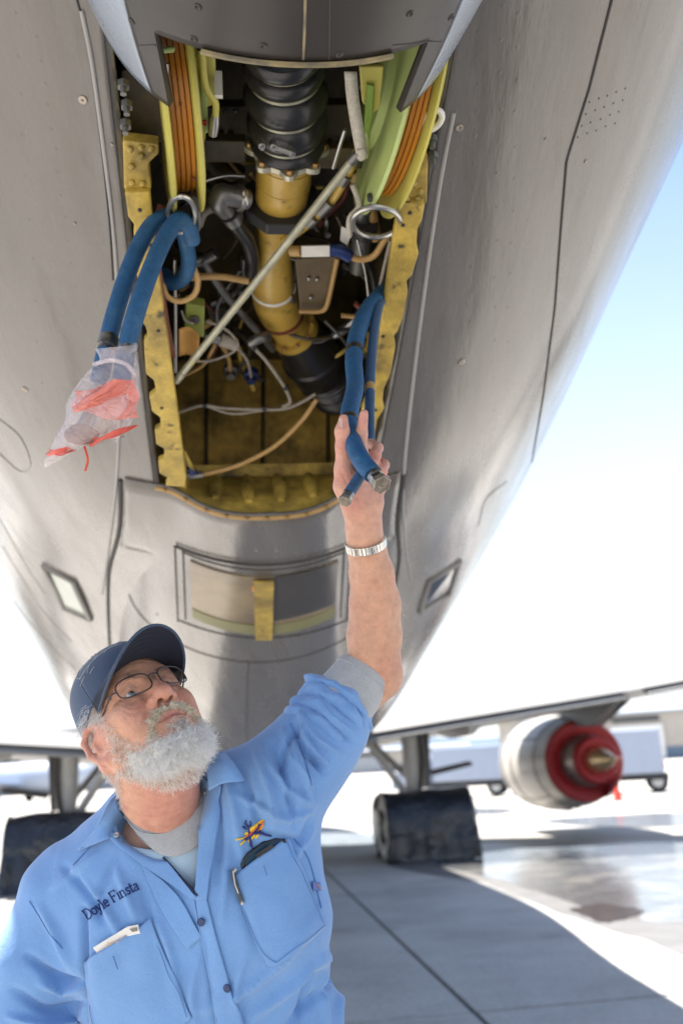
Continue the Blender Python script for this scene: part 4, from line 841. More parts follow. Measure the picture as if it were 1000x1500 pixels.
pb2 = pd([(568, 440, 2.25), (556, 446, 2.12), (547, 490, 2.02), (543, 540, 1.9), (541, 600, 1.78), (541, 640, 1.70), (539, 672, 1.66), (531, 690, 1.565), (518, 712, 1.54), (510, 724, 1.53)], 120)
rb2 = np.array([rp(q, d) for q, d in zip(np.linspace(6.0, 8.6, 120), np.interp(np.linspace(0, 1, 120), [0, .2, .45, .7, 1], [2.2, 2.08, 1.88, 1.7, 1.53]))])
MB().tube(pb2, rb2, 14).build('slate_hose', M_hose2, hr, smooth=80)
for pp_, rr_b, ys, m_b in ((pb1, rb1, (516, 618), M_rubber), (pb2, rb2, (570,), M_tan)):
    for y_ in ys:
        i = int(np.argmin(np.abs(proj(pp_)[1]-y_)-(pp_@FWD < 9)*0)); MB().tube(pp_[i-1:i+2], rr_b[i-1:i+2]*1.03, 18).build('hose_band', m_b, hr)
def fitting(p0, dirv, R_, name):
    d_ = np.asarray(dirv, float); d_ /= np.linalg.norm(d_)
    f = MB().lathe(p0, d_, [(-.004, R_*.95), (.0, R_*1.02), (R_*.65, R_*1.02), (R_*.7, R_*.9)], 24).build(name, M_fit, hr, smooth=40)
    MB().lathe(p0+d_*R_*.72, d_, [(0, R_*1.08), (R_*.6, R_*1.08)], 6).build('hex_nut', M_fit, f, smooth=0, bevel=.0008)
    MB().lathe(p0+d_*R_*1.38, d_, [(0, R_*.98), (R_*.12, R_*.98)], 24).build('collar', M_fit, f)
    MB().lathe(p0+d_*R_*1.5, d_, [(0, R_*1.18), (R_*.75, R_*1.22), (R_*.85, R_*1.1), (R_*.85, R_*.5), (R_*.80, R_*.46), (R_*.80, R_*.22), (R_*.88, R_*.2), (R_*.88, .0002)], 6).build('end_cap', M_cap, f, smooth=0, bevel=.0006)
fitting(P(548, 697, 1.518), P(563, 714, 1.488)-P(548, 697, 1.518), rp(12.6, 1.5), 'large_fitting')
fitting(P(511, 723, 1.531), P(501, 740, 1.512)-P(511, 723, 1.531), rp(8.4, 1.52), 'small_fitting')
# ---------------------------------------------------------------- the mechanic: implicit surfaces, meshed once
class SDF:
    def __init__(s, lo, hi, h):
        s.lo = np.array(lo, float); s.h = h; s.n = np.ceil((np.array(hi)-s.lo)/h).astype(int)+1
        s.ax = [s.lo[i]+h*np.arange(s.n[i]) for i in range(3)]; s.D = np.full(s.n, .5, np.float32)
    def blk(s, lo, hi):
        i0 = np.clip(np.floor((np.array(lo)-s.lo)/s.h).astype(int), 0, s.n-1); i1 = np.clip(np.ceil((np.array(hi)-s.lo)/s.h).astype(int)+1, 1, s.n)
        sl = tuple(slice(a, max(a+1, b)) for a, b in zip(i0, i1))
        return sl, np.stack(np.meshgrid(*[s.ax[i][sl[i]].astype(np.float32) for i in range(3)], indexing='ij'), -1)
    def op(s, f, lo, hi, k, cut=False):
        m = max(k*1.5, .02); sl, X = s.blk(np.array(lo)-m, np.array(hi)+m); d = f(X).astype(np.float32); a = s.D[sl]
        if cut: a, d = -a, d
        if k > 0: hh = np.clip(.5+.5*(d-a)/k, 0, 1); r = d+(a-d)*hh-k*hh*(1-hh)
        else: r = np.minimum(a, d)
        s.D[sl] = -r if cut else r
    def cap(s, a, b, ra, rb=None, k=.01, cut=False):
        a = np.array(a, np.float32); b = np.array(b, np.float32); rb = ra if rb is None else rb; ab = b-a; L2 = float(ab@ab)+1e-12
        def f(X):
            t = np.clip(((X-a)@ab)/L2, 0, 1); return np.linalg.norm(X-a-t[..., None]*ab, axis=-1)-(ra+(rb-ra)*t)
        r = max(ra, rb); s.op(f, np.minimum(a, b)-r, np.maximum(a, b)+r, k, cut)
    def chain(s, pts, rs_, k=.01, cut=False):
        for i in range(len(pts)-1): s.cap(pts[i], pts[i+1], rs_[i], rs_[i+1], k, cut)
    def ell(s, c, r, k=.01, cut=False, rot=None):
        c = np.array(c, np.float32); r = np.array(r, np.float32)
        def f(X):
            q = X-c
            if rot is not None: q = q@rot
            k0 = np.linalg.norm(q/r, axis=-1); k1 = np.linalg.norm(q/(r*r), axis=-1)+1e-9; return k0*(k0-1)/k1
        R_ = r.max() if rot is not None else r
        s.op(f, c-R_, c+R_, k, cut)
    def mesh(s):
        D = s.D; I = D < 0; n = D.shape
        cs = sum(I[i:n[0]-1+i, j:n[1]-1+j, k:n[2]-1+k].astype(np.int8) for i in (0, 1) for j in (0, 1) for k in (0, 1))
        act = (cs > 0) & (cs < 8); idx = np.full(act.shape, -1, np.int64); C_ = np.argwhere(act); idx[act] = np.arange(len(C_))
        acc = np.zeros((len(C_), 3)); cnt = np.zeros(len(C_)); cor = [(i, j, k) for i in (0, 1) for j in (0, 1) for k in (0, 1)]
        for a in cor:
            for ax in range(3):
                if a[ax]: continue
                b = list(a); b[ax] = 1
                da = D[C_[:, 0]+a[0], C_[:, 1]+a[1], C_[:, 2]+a[2]]; db = D[C_[:, 0]+b[0], C_[:, 1]+b[1], C_[:, 2]+b[2]]
                m = (da < 0) != (db < 0); t = np.where(m, da/np.where(m, da-db, 1), 0); p_ = np.repeat(np.array(a, float)[None], len(C_), 0); p_[:, ax] += t
                acc[m] += p_[m]; cnt[m] += 1
        V = (C_+acc/np.maximum(cnt, 1)[:, None])*s.h+s.lo; F_ = []
        for ax in range(3):
            u, v = (ax+1) % 3, (ax+2) % 3; sl0 = [slice(None)]*3; sl1 = [slice(None)]*3; sl0[ax] = slice(0, n[ax]-1); sl1[ax] = slice(1, n[ax])
            A_, B_ = I[tuple(sl0)], I[tuple(sl1)]; E = np.argwhere(A_ != B_); ok = (E[:, u] > 0) & (E[:, v] > 0) & (E[:, u] < n[u]-1) & (E[:, v] < n[v]-1); E = E[ok]
            q = []
            for du, dv in ((-1, -1), (0, -1), (0, 0), (-1, 0)):
                e = E.copy(); e[:, u] += du; e[:, v] += dv; q.append(idx[e[:, 0], e[:, 1], e[:, 2]])
            q = np.stack(q, 1); fl_ = ~A_[E[:, 0], E[:, 1], E[:, 2]]; q[fl_] = q[fl_][:, ::-1]; F_.append(q)
        F_ = np.concatenate(F_); F_ = F_[(F_ >= 0).all(1)]
        return V, F_
def smooth_mesh(V, F_, it=2, lam=.5):
    e = np.concatenate([F_[:, [0, 1]], F_[:, [1, 2]], F_[:, [2, 3]], F_[:, [3, 0]]]); n = len(V)
    for _ in range(it):
        S = np.zeros_like(V); c = np.zeros(n)
        np.add.at(S, e[:, 0], V[e[:, 1]]); np.add.at(S, e[:, 1], V[e[:, 0]]); np.add.at(c, e[:, 0], 1); np.add.at(c, e[:, 1], 1)
        V = V+lam*(S/np.maximum(c, 1)[:, None]-V)
    return V
def normals(V, F_):
    a = V[F_[:, 2]]-V[F_[:, 0]]; b = V[F_[:, 3]]-V[F_[:, 1]]; fn = np.cross(a, b); N = np.zeros_like(V)
    for i in range(4): np.add.at(N, F_[:, i], fn)
    return N/(np.linalg.norm(N, axis=1)[:, None]+1e-12)
def mesh_obj(name, V, F_, m, parent, cols=None, smooth=True):
    me = bpy.data.meshes.new(name); me.from_pydata(V.tolist(), [], [tuple(int(i) for i in f) for f in F_]); me.materials.append(m)
    if cols is not None:
        at = me.color_attributes.new('tint', 'FLOAT_COLOR', 'POINT'); at.data.foreach_set('color', np.concatenate([cols, np.ones((len(cols), 1))], 1).astype(np.float32).ravel())
    if smooth: me.shade_smooth()
    o = bpy.data.objects.new(name, me); COL.objects.link(o)
    if parent: put(o, parent)
    return o
def Q(x, y, d): return np.array([(x-500)/FPX*d, (750-y)/FPX*d, d])
def c2w(X): X = np.asarray(X); return CAM+X[..., :1]*RGT+X[..., 1:2]*UP+X[..., 2:3]*FWD
def cpx(X): return 500+FPX*X[..., 0]/X[..., 2], 750-FPX*X[..., 1]/X[..., 2]
HM = np.array([[0.740, -0.566, 0.362], [0.107, 0.631, 0.768], [-0.664, -0.530, 0.528]])
u_s, _, v_s = np.linalg.svd(HM); HM = u_s@v_s
_a = rad(-2); HM = HM@np.array([[math.cos(_a), 0, math.sin(_a)], [0, 1, 0], [-math.sin(_a), 0, math.cos(_a)]]); _a = rad(-1.5); HM = HM@np.array([[1, 0, 0], [0, math.cos(_a), -math.sin(_a)], [0, math.sin(_a), math.cos(_a)]])
HT = np.array([-0.28438, -0.26154, 1.47370])
HS = np.array([.955, .955, .955])
def h2c(p): X = (np.asarray(p)*HS)@HM.T; return np.stack([X[..., 0]+HT[0], X[..., 1]+HT[1], HT[2]-X[..., 2]], -1)
def c2h(X): X = np.asarray(X); return np.stack([X[..., 0]-HT[0], X[..., 1]-HT[1], HT[2]-X[..., 2]], -1)@HM/HS
def h2w(p): return c2w(h2c(p))
foot = P(330, 1500, 1.6); foot[2] = 0
man = empty('person', foot, 'bearded man in blue work shirt and navy cap, one arm raised to a hose', 'person')
mm = lambda *a: np.array(a)*.001
# ---- head (own axes: x his left, y up, z forward, millimetres)
S = SDF(mm(-108, -215, -200), mm(108, 130, 52), .0021)
S.ell(mm(0, 30, -88), mm(75, 92, 97), k=0)
S.ell(mm(0, -32, -48), mm(60, 84, 55), k=.03)
S.ell(mm(0, -84, -46), mm(54, 36, 52), k=.02)
S.ell(mm(0, -104, -12), mm(26, 20, 22), k=.025)
for sg in (-1, 1):
    S.cap(mm(sg*48, -26, -22), mm(sg*62, -18, -52), .020, .018, k=.025)              # cheekbone
    S.ell(mm(sg*33, -36, -12), mm(18, 18, 15), k=.022)                               # cheek
    S.ell(mm(sg*40, -62, -24), mm(18, 26, 20), k=.025)
    S.chain([mm(sg*14, 15, 0), mm(sg*34, 19, -3), mm(sg*52, 11, -20)], [.010, .010, .009], k=.014)   # brow ridge
    S.cap(mm(sg*62, -70, -70), mm(sg*64, -30, -84), .016, .016, k=.03)
S.ell(mm(0, 36, -22), mm(46, 32, 26), k=.03)
S.ell(mm(0, -63, -12), mm(34, 24, 22), k=.02)
for sg in (-1, 1):
    S.ell(mm(sg*32, -1, 10), mm(19, 13, 16), k=.014, cut=True)
    S.ell(mm(sg*31, 0, -11), mm(14.6, 14.2, 14.4), k=.004)                           # lids over the eyeball
    S.ell(mm(sg*31, 0.5, 4), mm(13.2, 6.0, 9), k=.002, cut=True)                        # opening
    S.chain([mm(sg*18, 4, 1), mm(sg*31, 8.5, 3), mm(sg*46, 4, -5)], [.0025, .003, .0025], k=.005)
    S.chain([mm(sg*17, -9, 0), mm(sg*31, -15, 1.5), mm(sg*46, -10, -6)], [.003, .0045, .003], k=.008)  # bag under the eye
    S.chain([mm(sg*47, 2, -8), mm(sg*56, -2, -16)], [.0012, .0008], k=.003, cut=True)
    S.chain([mm(sg*47, -2, -7), mm(sg*56, -9, -15)], [.0012, .0008], k=.003, cut=True)
    S.chain([mm(sg*23, -35, 12), mm(sg*32, -48, 10), mm(sg*39, -62, 5)], [.001, .0015, .001], k=.006, cut=True)   # nasolabial fold
S.chain([mm(0, 13, 4), mm(0, -4, 11), mm(0, -20, 19), mm(0, -31, 24)], [.009, .0095, .011, .013], k=.012)
S.ell(mm(0, -32, 25), mm(14, 12.5, 13), k=.006)
for sg in (-1, 1):
    S.ell(mm(sg*15.5, -36, 13), mm(9.5, 9.5, 12), k=.006)
    S.ell(mm(sg*8.2, -43, 18), mm(5, 8, 7), k=.002, cut=True)
    S.chain([mm(sg*9, -26, 24), mm(sg*22, -29, 10)], [.0006, .0015], k=.004, cut=True)
S.chain([mm(-26, -69, 1), mm(-10, -63, 10), mm(0, -64, 12), mm(10, -63, 10), mm(26, -69, 1)], [.003, .005, .0048, .005, .003], k=.006)
S.chain([mm(-21, -74, 2), mm(0, -77, 11), mm(21, -74, 2)], [.004, .0068, .004], k=.006)
S.chain([mm(-27, -70.5, 4), mm(-10, -69.5, 16), mm(0, -70, 18), mm(10, -69.5, 16), mm(27, -70.5, 4)], [.0015, .0017, .0017, .0017, .0015], k=.003, cut=True)
S.chain([mm(-16, -87, 5), mm(16, -87, 5)], [.003, .003], k=.008, cut=True)
for sg in (-1, 1):                                                                    # ears
    e0 = lambda x, y, z: mm(sg*(64+x*1.4-.30*z), y*1.2-24, z*1.3-68)
    S.ell(e0(4, 2, 0), mm(8, 29, 19), k=.008); S.ell(e0(5, 2, -6), mm(6, 27, 15), k=.006)
    S.chain([e0(3, -6, 12), e0(6, 12, 14), e0(10, 26, 6), e0(13, 30, -8), e0(15, 20, -19), e0(15, 0, -20), e0(12, -16, -14), e0(9, -26, -4), e0(6, -30, 7)], [.004, .0042, .0045, .005, .005, .0048, .0048, .0062, .0058], k=.005)
    S.ell(e0(7, -27, 2), mm(5, 9, 8), k=.006)
    S.chain([e0(11, 14, 2), e0(13, 6, -8), e0(11, -8, -8), e0(8, -16, 1)], [.003, .004, .004, .003], k=.004)
    S.ell(e0(15, -3, 0), mm(5, 9, 7), k=.005, cut=True); S.chain([e0(14.5, 22, 2), e0(18, 14, -12), e0(18, -4, -15)], [.002]*3, k=.004, cut=True)
    S.ell(e0(4, -6, 11), mm(5, 7, 4), k=.004)
nb = c2h(Q(236, 1196, 1.575)); S.cap(mm(0, -60, -95), nb, .060, .062, k=.03)
S.cap(mm(0, -100, -40), nb+mm(10, 0, 40), .026, .03, k=.04)
for sg in (-1, 1): S.cap(mm(sg*66, -40, -105), nb+HM.T@mm(sg*22, 0, 0)+mm(0, 0, 52), .013, .014, k=.022)
V, F_ = S.mesh(); V = smooth_mesh(V, F_, 2, .45); HN = normals(V, F_)
p = V*1000; ax_ = np.abs(p[:, 0])
def g3(c, r): return np.exp(-(((p-np.array(c))/np.array(r))**2).sum(1))
cols = np.repeat(np.array([[.55, .285, .185]]), len(V), 0)
def blend(c, wgt): 
    global cols; wgt = np.clip(wgt, 0, 1)[:, None]; cols = cols*(1-wgt)+np.array(c)*wgt
blend((.50, .20, .145), .75*(g3((0, -33, 26), (17, 15, 18))+g3((34, -36, 0), (22, 20, 28))+g3((-34, -36, 0), (22, 20, 28))))
blend((.53, .235, .175), .7*(p[:, 1] < -95)*np.clip((-95-p[:, 1])/20, 0, 1))
blend((.50, .22, .17), .6*np.clip((ax_-72)/8, 0, 1)*(p[:, 1] > -60)*(p[:, 1] < 32))
blend((.36, .125, .11), .85*np.exp(-((p[:, 1]+70.5)/7.5)**2)*np.exp(-(ax_/21)**4)*(p[:, 2] > 2))
blend((.47, .24, .185), .5*(g3((31, -9, 2), (18, 8, 16))+g3((-31, -9, 2), (18, 8, 16))))
blend((.60, .36, .26), .4*np.clip((p[:, 1]-28)/25, 0, 1))
for sg in (-1, 1): blend((.07, .02, .015), .95*g3((sg*8.2, -39, 18), (5, 6, 7))*(p[:, 1] < -35)*(np.linalg.norm((p-np.array([sg*8.2, -43, 18]))/np.array([5.6, 8.6, 7.6]), axis=1) < 1.03))  # nostril hollows darkened in the skin tint, so their shade is painted in
rs2 = np.random.default_rng(11)
for _ in range(90):
    c = V[rs2.integers(len(V))]*1000; blend(((.60, .34, .23), (.47, .19, .13), (.50, .23, .17))[rs2.integers(3)], rs2.uniform(.15, .5)*g3(c, (rs2.uniform(4, 13),)*3))
for _ in range(46):
    c = V[rs2.integers(len(V))]*1000
    if c[2] < -70 or c[1] < -60: continue
    blend((.30, .14, .09), rs2.uniform(.25, .7)*g3(c, (rs2.uniform(1.2, 2.6),)*3))
for c in ((-50, -20, -8), (-46, -24, -4), (-58, -4, -30), (-25, -22, 10)): blend((.26, .12, .08), .8*np.exp(-(((p-np.array(c))[:, :2]/2.4)**2).sum(1))*(p[:, 2] > -50))
M_flesh = mat('skin', (.5, .3, .2), .47, attr='tint', var=.16, vscale=70, bump=.0011, bscale=380, rvar=.07, wr=.0007, wscale=110, sss=.12, spec=.45, grain=.10, gscale=900)
headV, headF, headC = V, F_, cols
def disp_lines(V, N, lines):                       # creases and veins laid along lines of the photograph's frame, camera axes
    x, y = cpx(V); D_ = np.zeros(len(V)); facing = -(N*(V/np.linalg.norm(V, axis=1)[:, None])).sum(1)
    for pts, amp, w_ in lines:
        q = spline(pts, 20); sel = np.flatnonzero((x > q[:, 0].min()-4*w_) & (x < q[:, 0].max()+4*w_) & (y > q[:, 1].min()-4*w_) & (y < q[:, 1].max()+4*w_) & (facing > .05))
        if not len(sel): continue
        dd = (x[sel, None]-q[None, :, 0])**2+(y[sel, None]-q[None, :, 1])**2; j = dd.argmin(1); D_[sel] += amp*.001*np.exp(-dd.min(1)/(w_*w_*.6))*np.sin(np.clip(j/19*.9+.05, 0, 1)*math.pi)**.5
    return D_
fc_ = h2c(headV); fn_ = h2c(headV+HN*.001)-fc_; fn_ /= np.linalg.norm(fn_, axis=1)[:, None]
WR = [([(168, 1012), (158, 1018), (150, 1026)], -1.0, 2.2), ([(169, 1018), (160, 1026), (154, 1034)], -1.0, 2.2), ([(172, 1024), (166, 1034), (160, 1044)], -.9, 2.4), ([(178, 1032), (192, 1037), (208, 1034)], -1.0, 2.6), ([(176, 1038), (192, 1045), (210, 1042)], -.8, 3),
      ([(222, 1034), (214, 1046), (208, 1060)], -1.6, 3.2), ([(212, 1030), (204, 1044), (198, 1060)], -.6, 3), ([(176, 990), (190, 983), (206, 980)], -1.0, 2.6), ([(172, 980), (190, 972), (210, 968)], -1.0, 2.4), ([(180, 970), (198, 962), (216, 960)], -.9, 2.4), ([(184, 1000), (196, 997), (210, 1000)], -.8, 1.8), ([(232, 988), (244, 983), (256, 984)], -.8, 2),
      ([(215, 993), (218, 1000), (216, 1006)], -.8, 2.), ([(168, 1050), (180, 1066), (190, 1080)], -.6, 3.5), ([(180, 1044), (190, 1058), (200, 1070)], -.5, 3), ([(190, 1172), (215, 1184), (250, 1182)], -1., 3), ([(186, 1160), (215, 1174), (260, 1172)], -.8, 3), ([(200, 1192), (226, 1198), (262, 1190)], -.9, 3), ([(176, 1150), (190, 1170), (200, 1190)], -1.1, 3), ([(250, 1150), (262, 1170), (266, 1192)], .9, 4)]
headV = headV+HN*disp_lines(fc_, fn_, WR)[:, None]
# ---- raised arm and hand (camera axes, metres)
A_ = SDF(Q(470, 1120, 1.82)*[1, 1, 0]+[0, 0, 1.46], [(640-500)/FPX*1.75, (750-560)/FPX*1.75, 1.82], .0022)
rp_ = lambda px, d: px*d/FPX
A_.chain([Q(470, 1085, 1.63), Q(552, 990, 1.685)], [.034, .040], k=0)
A_.chain([Q(547, 985, 1.685), Q(548, 930, 1.67), Q(549, 885, 1.66), Q(544, 840, 1.645), Q(537, 803, 1.63), Q(532, 775, 1.62)], [rp_(38, 1.68), rp_(38, 1.67), rp_(35.5, 1.66), rp_(30.5, 1.645), rp_(26, 1.63), rp_(24.5, 1.62)], k=.015)
A_.cap(Q(563, 975, 1.67), Q(567, 997, 1.69), .022, .017, k=.02)
A_.chain([Q(532, 780, 1.62), Q(527, 745, 1.612), Q(518, 705, 1.605)], [rp_(23, 1.62), rp_(23, 1.61), rp_(22, 1.6)], k=.012)
A_.chain([Q(541, 770, 1.622), Q(545, 735, 1.615), Q(542, 698, 1.612)], [rp_(16, 1.62), rp_(15, 1.61), rp_(13, 1.6)], k=.012)
A_.chain([Q(517, 748, 1.60), Q(506, 712, 1.592), Q(503, 688, 1.588), Q(502, 655, 1.582), Q(501, 632, 1.582), Q(503, 613, 1.585)], [rp_(15, 1.6), rp_(17, 1.6), rp_(13, 1.59), rp_(10.3, 1.58), rp_(10, 1.58), rp_(7, 1.58)], k=.008)
A_.chain([Q(532, 695, 1.607), Q(529, 662, 1.60), Q(529, 636, 1.594), Q(533, 606, 1.59)], [rp_(11.5, 1.6), rp_(9.6, 1.6), rp_(8.8, 1.59), rp_(6.6, 1.59)], k=.006)
A_.chain([Q(541, 695, 1.615), Q(549, 667, 1.625), Q(553, 656, 1.645), Q(543, 650, 1.67), Q(532, 664, 1.68)], [rp_(11, 1.6), rp_(9, 1.6), rp_(8.2, 1.6), rp_(7.6, 1.6), rp_(7, 1.6)], k=.005)
A_.chain([Q(546, 712, 1.615), Q(558, 690, 1.622), Q(562, 681, 1.64), Q(551, 672, 1.665), Q(538, 682, 1.675)], [rp_(11, 1.6), rp_(9, 1.6), rp_(8.0, 1.6), rp_(7.2, 1.6), rp_(6.8, 1.6)], k=.005)
A_.chain([Q(547, 730, 1.615), Q(560, 712, 1.622), Q(563, 702, 1.64), Q(552, 696, 1.662)], [rp_(10, 1.6), rp_(8, 1.6), rp_(7.0, 1.6), rp_(6.4, 1.6)], k=.005)
A_.chain([Q(497, 700, 1.555), Q(512, 722, 1.565), Q(533, 740, 1.575)], [.0012]*3, k=.005, cut=True)
A_.chain([Q(516, 690, 1.56), Q(523, 716, 1.566), Q(528, 744, 1.575)], [.001]*3, k=.006, cut=True)
A_.chain([Q(509, 764, 1.59), Q(530, 768, 1.583), Q(552, 762, 1.592)], [.0012]*3, k=.004, cut=True)
A_.chain([Q(508, 772, 1.59), Q(530, 776, 1.585), Q(554, 770, 1.592)], [.0008]*3, k=.004, cut=True)
for y in (634, 652): A_.chain([Q(494, y, 1.555), Q(509, y+1, 1.553)], [.0006]*2, k=.003, cut=True)
for y in (640, 664): A_.chain([Q(520, y, 1.568), Q(539, y-1, 1.568)], [.0006]*2, k=.003, cut=True)
for a, b in (((533, 775, 1.585), (536, 850, 1.60)), ((541, 778, 1.588), (547, 840, 1.60))): A_.cap(Q(*a)+[0, 0, .018], Q(*b)+[0, 0, .015], .0034, .0024, k=.02)
A_.chain([Q(556, 850, 1.615), Q(566, 900, 1.625), Q(560, 945, 1.63)], [.002, .0022, .002], k=.008)
VA, FA = A_.mesh(); FA = FA[:, ::-1]; VA = smooth_mesh(VA, FA, 2, .45)
NA_ = -normals(VA, FA)
CR = [([(500, 690), (510, 712), (524, 732), (530, 748)], -2.0, 2.6), ([(516, 690), (526, 706), (542, 712)], -1.8, 2.4), ([(514, 680), (528, 692), (544, 694)], -1.6, 2.2), ([(508, 764), (530, 769), (554, 763)], -1.5, 2.2), ([(507, 772), (530, 777), (555, 771)], -1.1, 2), ([(492, 652), (502, 655), (513, 652)], -1.3, 2), ([(493, 632), (502, 635), (511, 632)], -1.1, 1.8),
      ([(519, 660), (529, 663), (539, 660)], -1.3, 2), ([(521, 638), (530, 640), (540, 637)], -1.2, 2), ([(496, 712), (504, 724), (516, 740)], 1.2, 5), ([(545, 664), (550, 668), (556, 665)], -1, 1.8), ([(553, 688), (559, 691), (565, 687)], -1, 1.8),
      ([(524, 780), (526, 830), (522, 890)], .9, 3.), ([(544, 815), (550, 850), (552, 900)], .6, 3.2), ([(538, 812), (534, 860), (540, 930)], .7, 3), ([(534, 786), (536, 800), (538, 850)], .8, 3.5), ([(530, 940), (552, 950), (574, 945)], -.8, 3), ([(556, 985), (566, 992), (576, 990)], -1.3, 2.5), ([(560, 998), (568, 1003), (576, 1000)], -1.1, 2.2)]
VA = VA+NA_*disp_lines(VA, NA_, CR)[:, None]
pa = VA; axp, ayp = cpx(VA)
colsA = np.repeat(np.array([[.56, .30, .195]]), len(VA), 0)
def bl(c, wgt):
    global colsA; wgt = np.clip(wgt, 0, 1)[:, None]; colsA = colsA*(1-wgt)+np.array(c)*wgt
bl((.55, .285, .215), .9*np.clip((800-ayp)/80, 0, 1))
for y_, x_ in ((612, 533), (617, 503), (655, 502), (740, 520), (700, 500), (670, 552), (690, 560)): bl((.56, .225, .175), .6*np.exp(-(((axp-x_)/13)**2+((ayp-y_)/14)**2)))
for _ in range(70):
    x_, y_ = rs2.uniform(508, 588), rs2.uniform(800, 1000); r_s = rs2.uniform(.8, 2.2); bl((.36, .17, .10), rs2.uniform(.2, .6)*np.exp(-(((axp-x_)/r_s)**2+((ayp-y_)/r_s)**2)))
for _ in range(40):
    x_, y_ = rs2.uniform(495, 585), rs2.uniform(640, 1000); r_s = rs2.uniform(6, 16); bl((.60, .36, .25) if rs2.random() < .5 else (.50, .22, .15), rs2.uniform(.15, .4)*np.exp(-(((axp-x_)/r_s)**2+((ayp-y_)/r_s)**2)))
bl((.50, .22, .165), .5*np.exp(-((ayp-975)/18)**2)*np.clip((axp-545)/15, 0, 1))
allV = np.concatenate([h2w(headV), c2w(VA)]); allF = np.concatenate([headF, FA+len(headV)]); allC = np.concatenate([headC, colsA])
# torso under the clothes and the other arm join the same body mesh
T_ = SDF([-.62, -.78, 1.36], [.06, -.26, 1.84], .009)
T_.ell(Q(285, 1350, 1.60), [.165, .20, .10], k=0); T_.ell(Q(315, 1540, 1.60), [.165, .22, .115], k=.06); T_.cap(Q(100, 1320, 1.6), Q(235, 1235, 1.59), .05, .06, k=.05); T_.cap(Q(235, 1250, 1.61), Q(420, 1170, 1.61), .045, .05, k=.04)
T_.cap(Q(95, 1325, 1.6), Q(50, 1490, 1.58), .045, .04, k=.03); T_.cap(Q(50, 1490, 1.58), Q(90, 1580, 1.5), .04, .035, k=.02)
VT, FT = T_.mesh(); FT = FT[:, ::-1]; colsT = np.repeat(np.array([[.56, .32, .23]]), len(VT), 0)
allF = np.concatenate([allF, FT+len(allV)]); allV = np.concatenate([allV, c2w(VT)]); allC = np.concatenate([allC, colsT])
body = mesh_obj('body', allV, allF, M_flesh, man, allC)
# thumb nail
th_b = bvh_of(body)
nl_ = []
for v in np.linspace(0, 1, 5):
    row = []
    for u in np.linspace(0, 1, 5): h, n = hit(th_b, 496.5+5*u+3.5*v*0, 612+13*v+2*u, .0004); row.append(h if h is not None else P(498, 616, 1.575))
    nl_.append(row)
MB().grid(np.array(nl_)).build('thumb_nail', mat('nail', (.58, .40, .33), .3, var=.05), body, smooth=80)
# ---- eyes
me_eye = mat('eye', (1, 1, 1), .08, attr='tint', var=0, spec=.6)
for sg in (-1, 1):
    th = np.linspace(0, math.pi, 40); a = np.arange(36)*2*math.pi/36
    gz = np.array([.10, .12, 1.]); gz /= np.linalg.norm(gz); ux = np.cross([0, 1, 0], gz); ux /= np.linalg.norm(ux); uy = np.cross(gz, ux)
    rr = .0126*(1+.05*np.exp(-(th/.42)**2)); c0 = mm(sg*31, 0, -11.2)
    G = c0+(rr*np.cos(th))[:, None, None]*gz+(rr*np.sin(th))[:, None, None]*(np.cos(a)[None, :, None]*ux+np.sin(a)[None, :, None]*uy)
    cc = np.where((th < .17)[:, None], [.006, .006, .008], np.where((th < .50)[:, None], [.16, .20, .22], np.where((th < .56)[:, None], [.07, .10, .13], [.66, .60, .57])))
    Fq = [(i*36+j, i*36+(j+1) % 36, (i+1)*36+(j+1) % 36, (i+1)*36+j) for i in range(39) for j in range(36)]
    mesh_obj('eye', h2w(G.reshape(-1, 3)), Fq, me_eye, body, np.repeat(cc, 36, 0))
# ---- hair: thin ribbons with curl
def strands(roots, dirs, lens, width, seg=5, curl=.3, droop=None, r0=None, cols=None, name='hair', m=None, parent=None):
    n = len(roots); r0 = r0 or np.random.default_rng(5); P_ = [roots]; d = dirs/np.linalg.norm(dirs, axis=1)[:, None]
    ph = r0.random(n)*6.28; ca_ = np.cross(d, r0.normal(size=(n, 3))); ca_ /= np.linalg.norm(ca_, axis=1)[:, None]; cb2_ = np.cross(d, ca_)
    fr_ = r0.uniform(1.5, 4.0, n)
    for k in range(1, seg+1):
        t = k/seg; bend = curl*(np.cos(ph+fr_*t)[:, None]*ca_+np.sin(ph+fr_*t)[:, None]*cb2_); dd = d+bend+(droop*t if droop is not None else 0); dd /= np.linalg.norm(dd, axis=1)[:, None]
        P_.append(P_[-1]+dd*(lens/seg)[:, None])
    P_ = np.stack(P_, 1); sd_ = np.cross(d, r0.normal(size=(n, 3))); sd_ /= np.linalg.norm(sd_, axis=1)[:, None]; s2_ = np.cross(d, sd_)
    wd = width*np.array([1.]*(seg)+[.35])[None, :, None]
    off = [sd_, -sd_]
    VV = np.stack([P_+o_[:, None]*wd for o_ in off], 2).reshape(-1, 3)
    base = (np.arange(n)*(seg+1)*2)[:, None]; FF = []
    for k in range(seg):
        FF.append(np.stack([base[:, 0]+k*2, base[:, 0]+k*2+1, base[:, 0]+k*2+3, base[:, 0]+k*2+2], 1))
    FF = np.concatenate(FF); CC = np.repeat(cols, (seg+1)*2, 0)
    return VV, FF, CC
M_hair = bpy.data.materials.new('hair'); M_hair.use_nodes = True; n_ = M_hair.node_tree.nodes; l_ = M_hair.node_tree.links; n_.clear()
at_ = n_.new('ShaderNodeAttribute'); at_.attribute_name = 'tint'; d1_ = n_.new('ShaderNodeBsdfDiffuse'); t1_ = n_.new('ShaderNodeBsdfTranslucent'); g1_ = n_.new('ShaderNodeBsdfGlossy'); g1_.inputs['Roughness'].default_value = .35
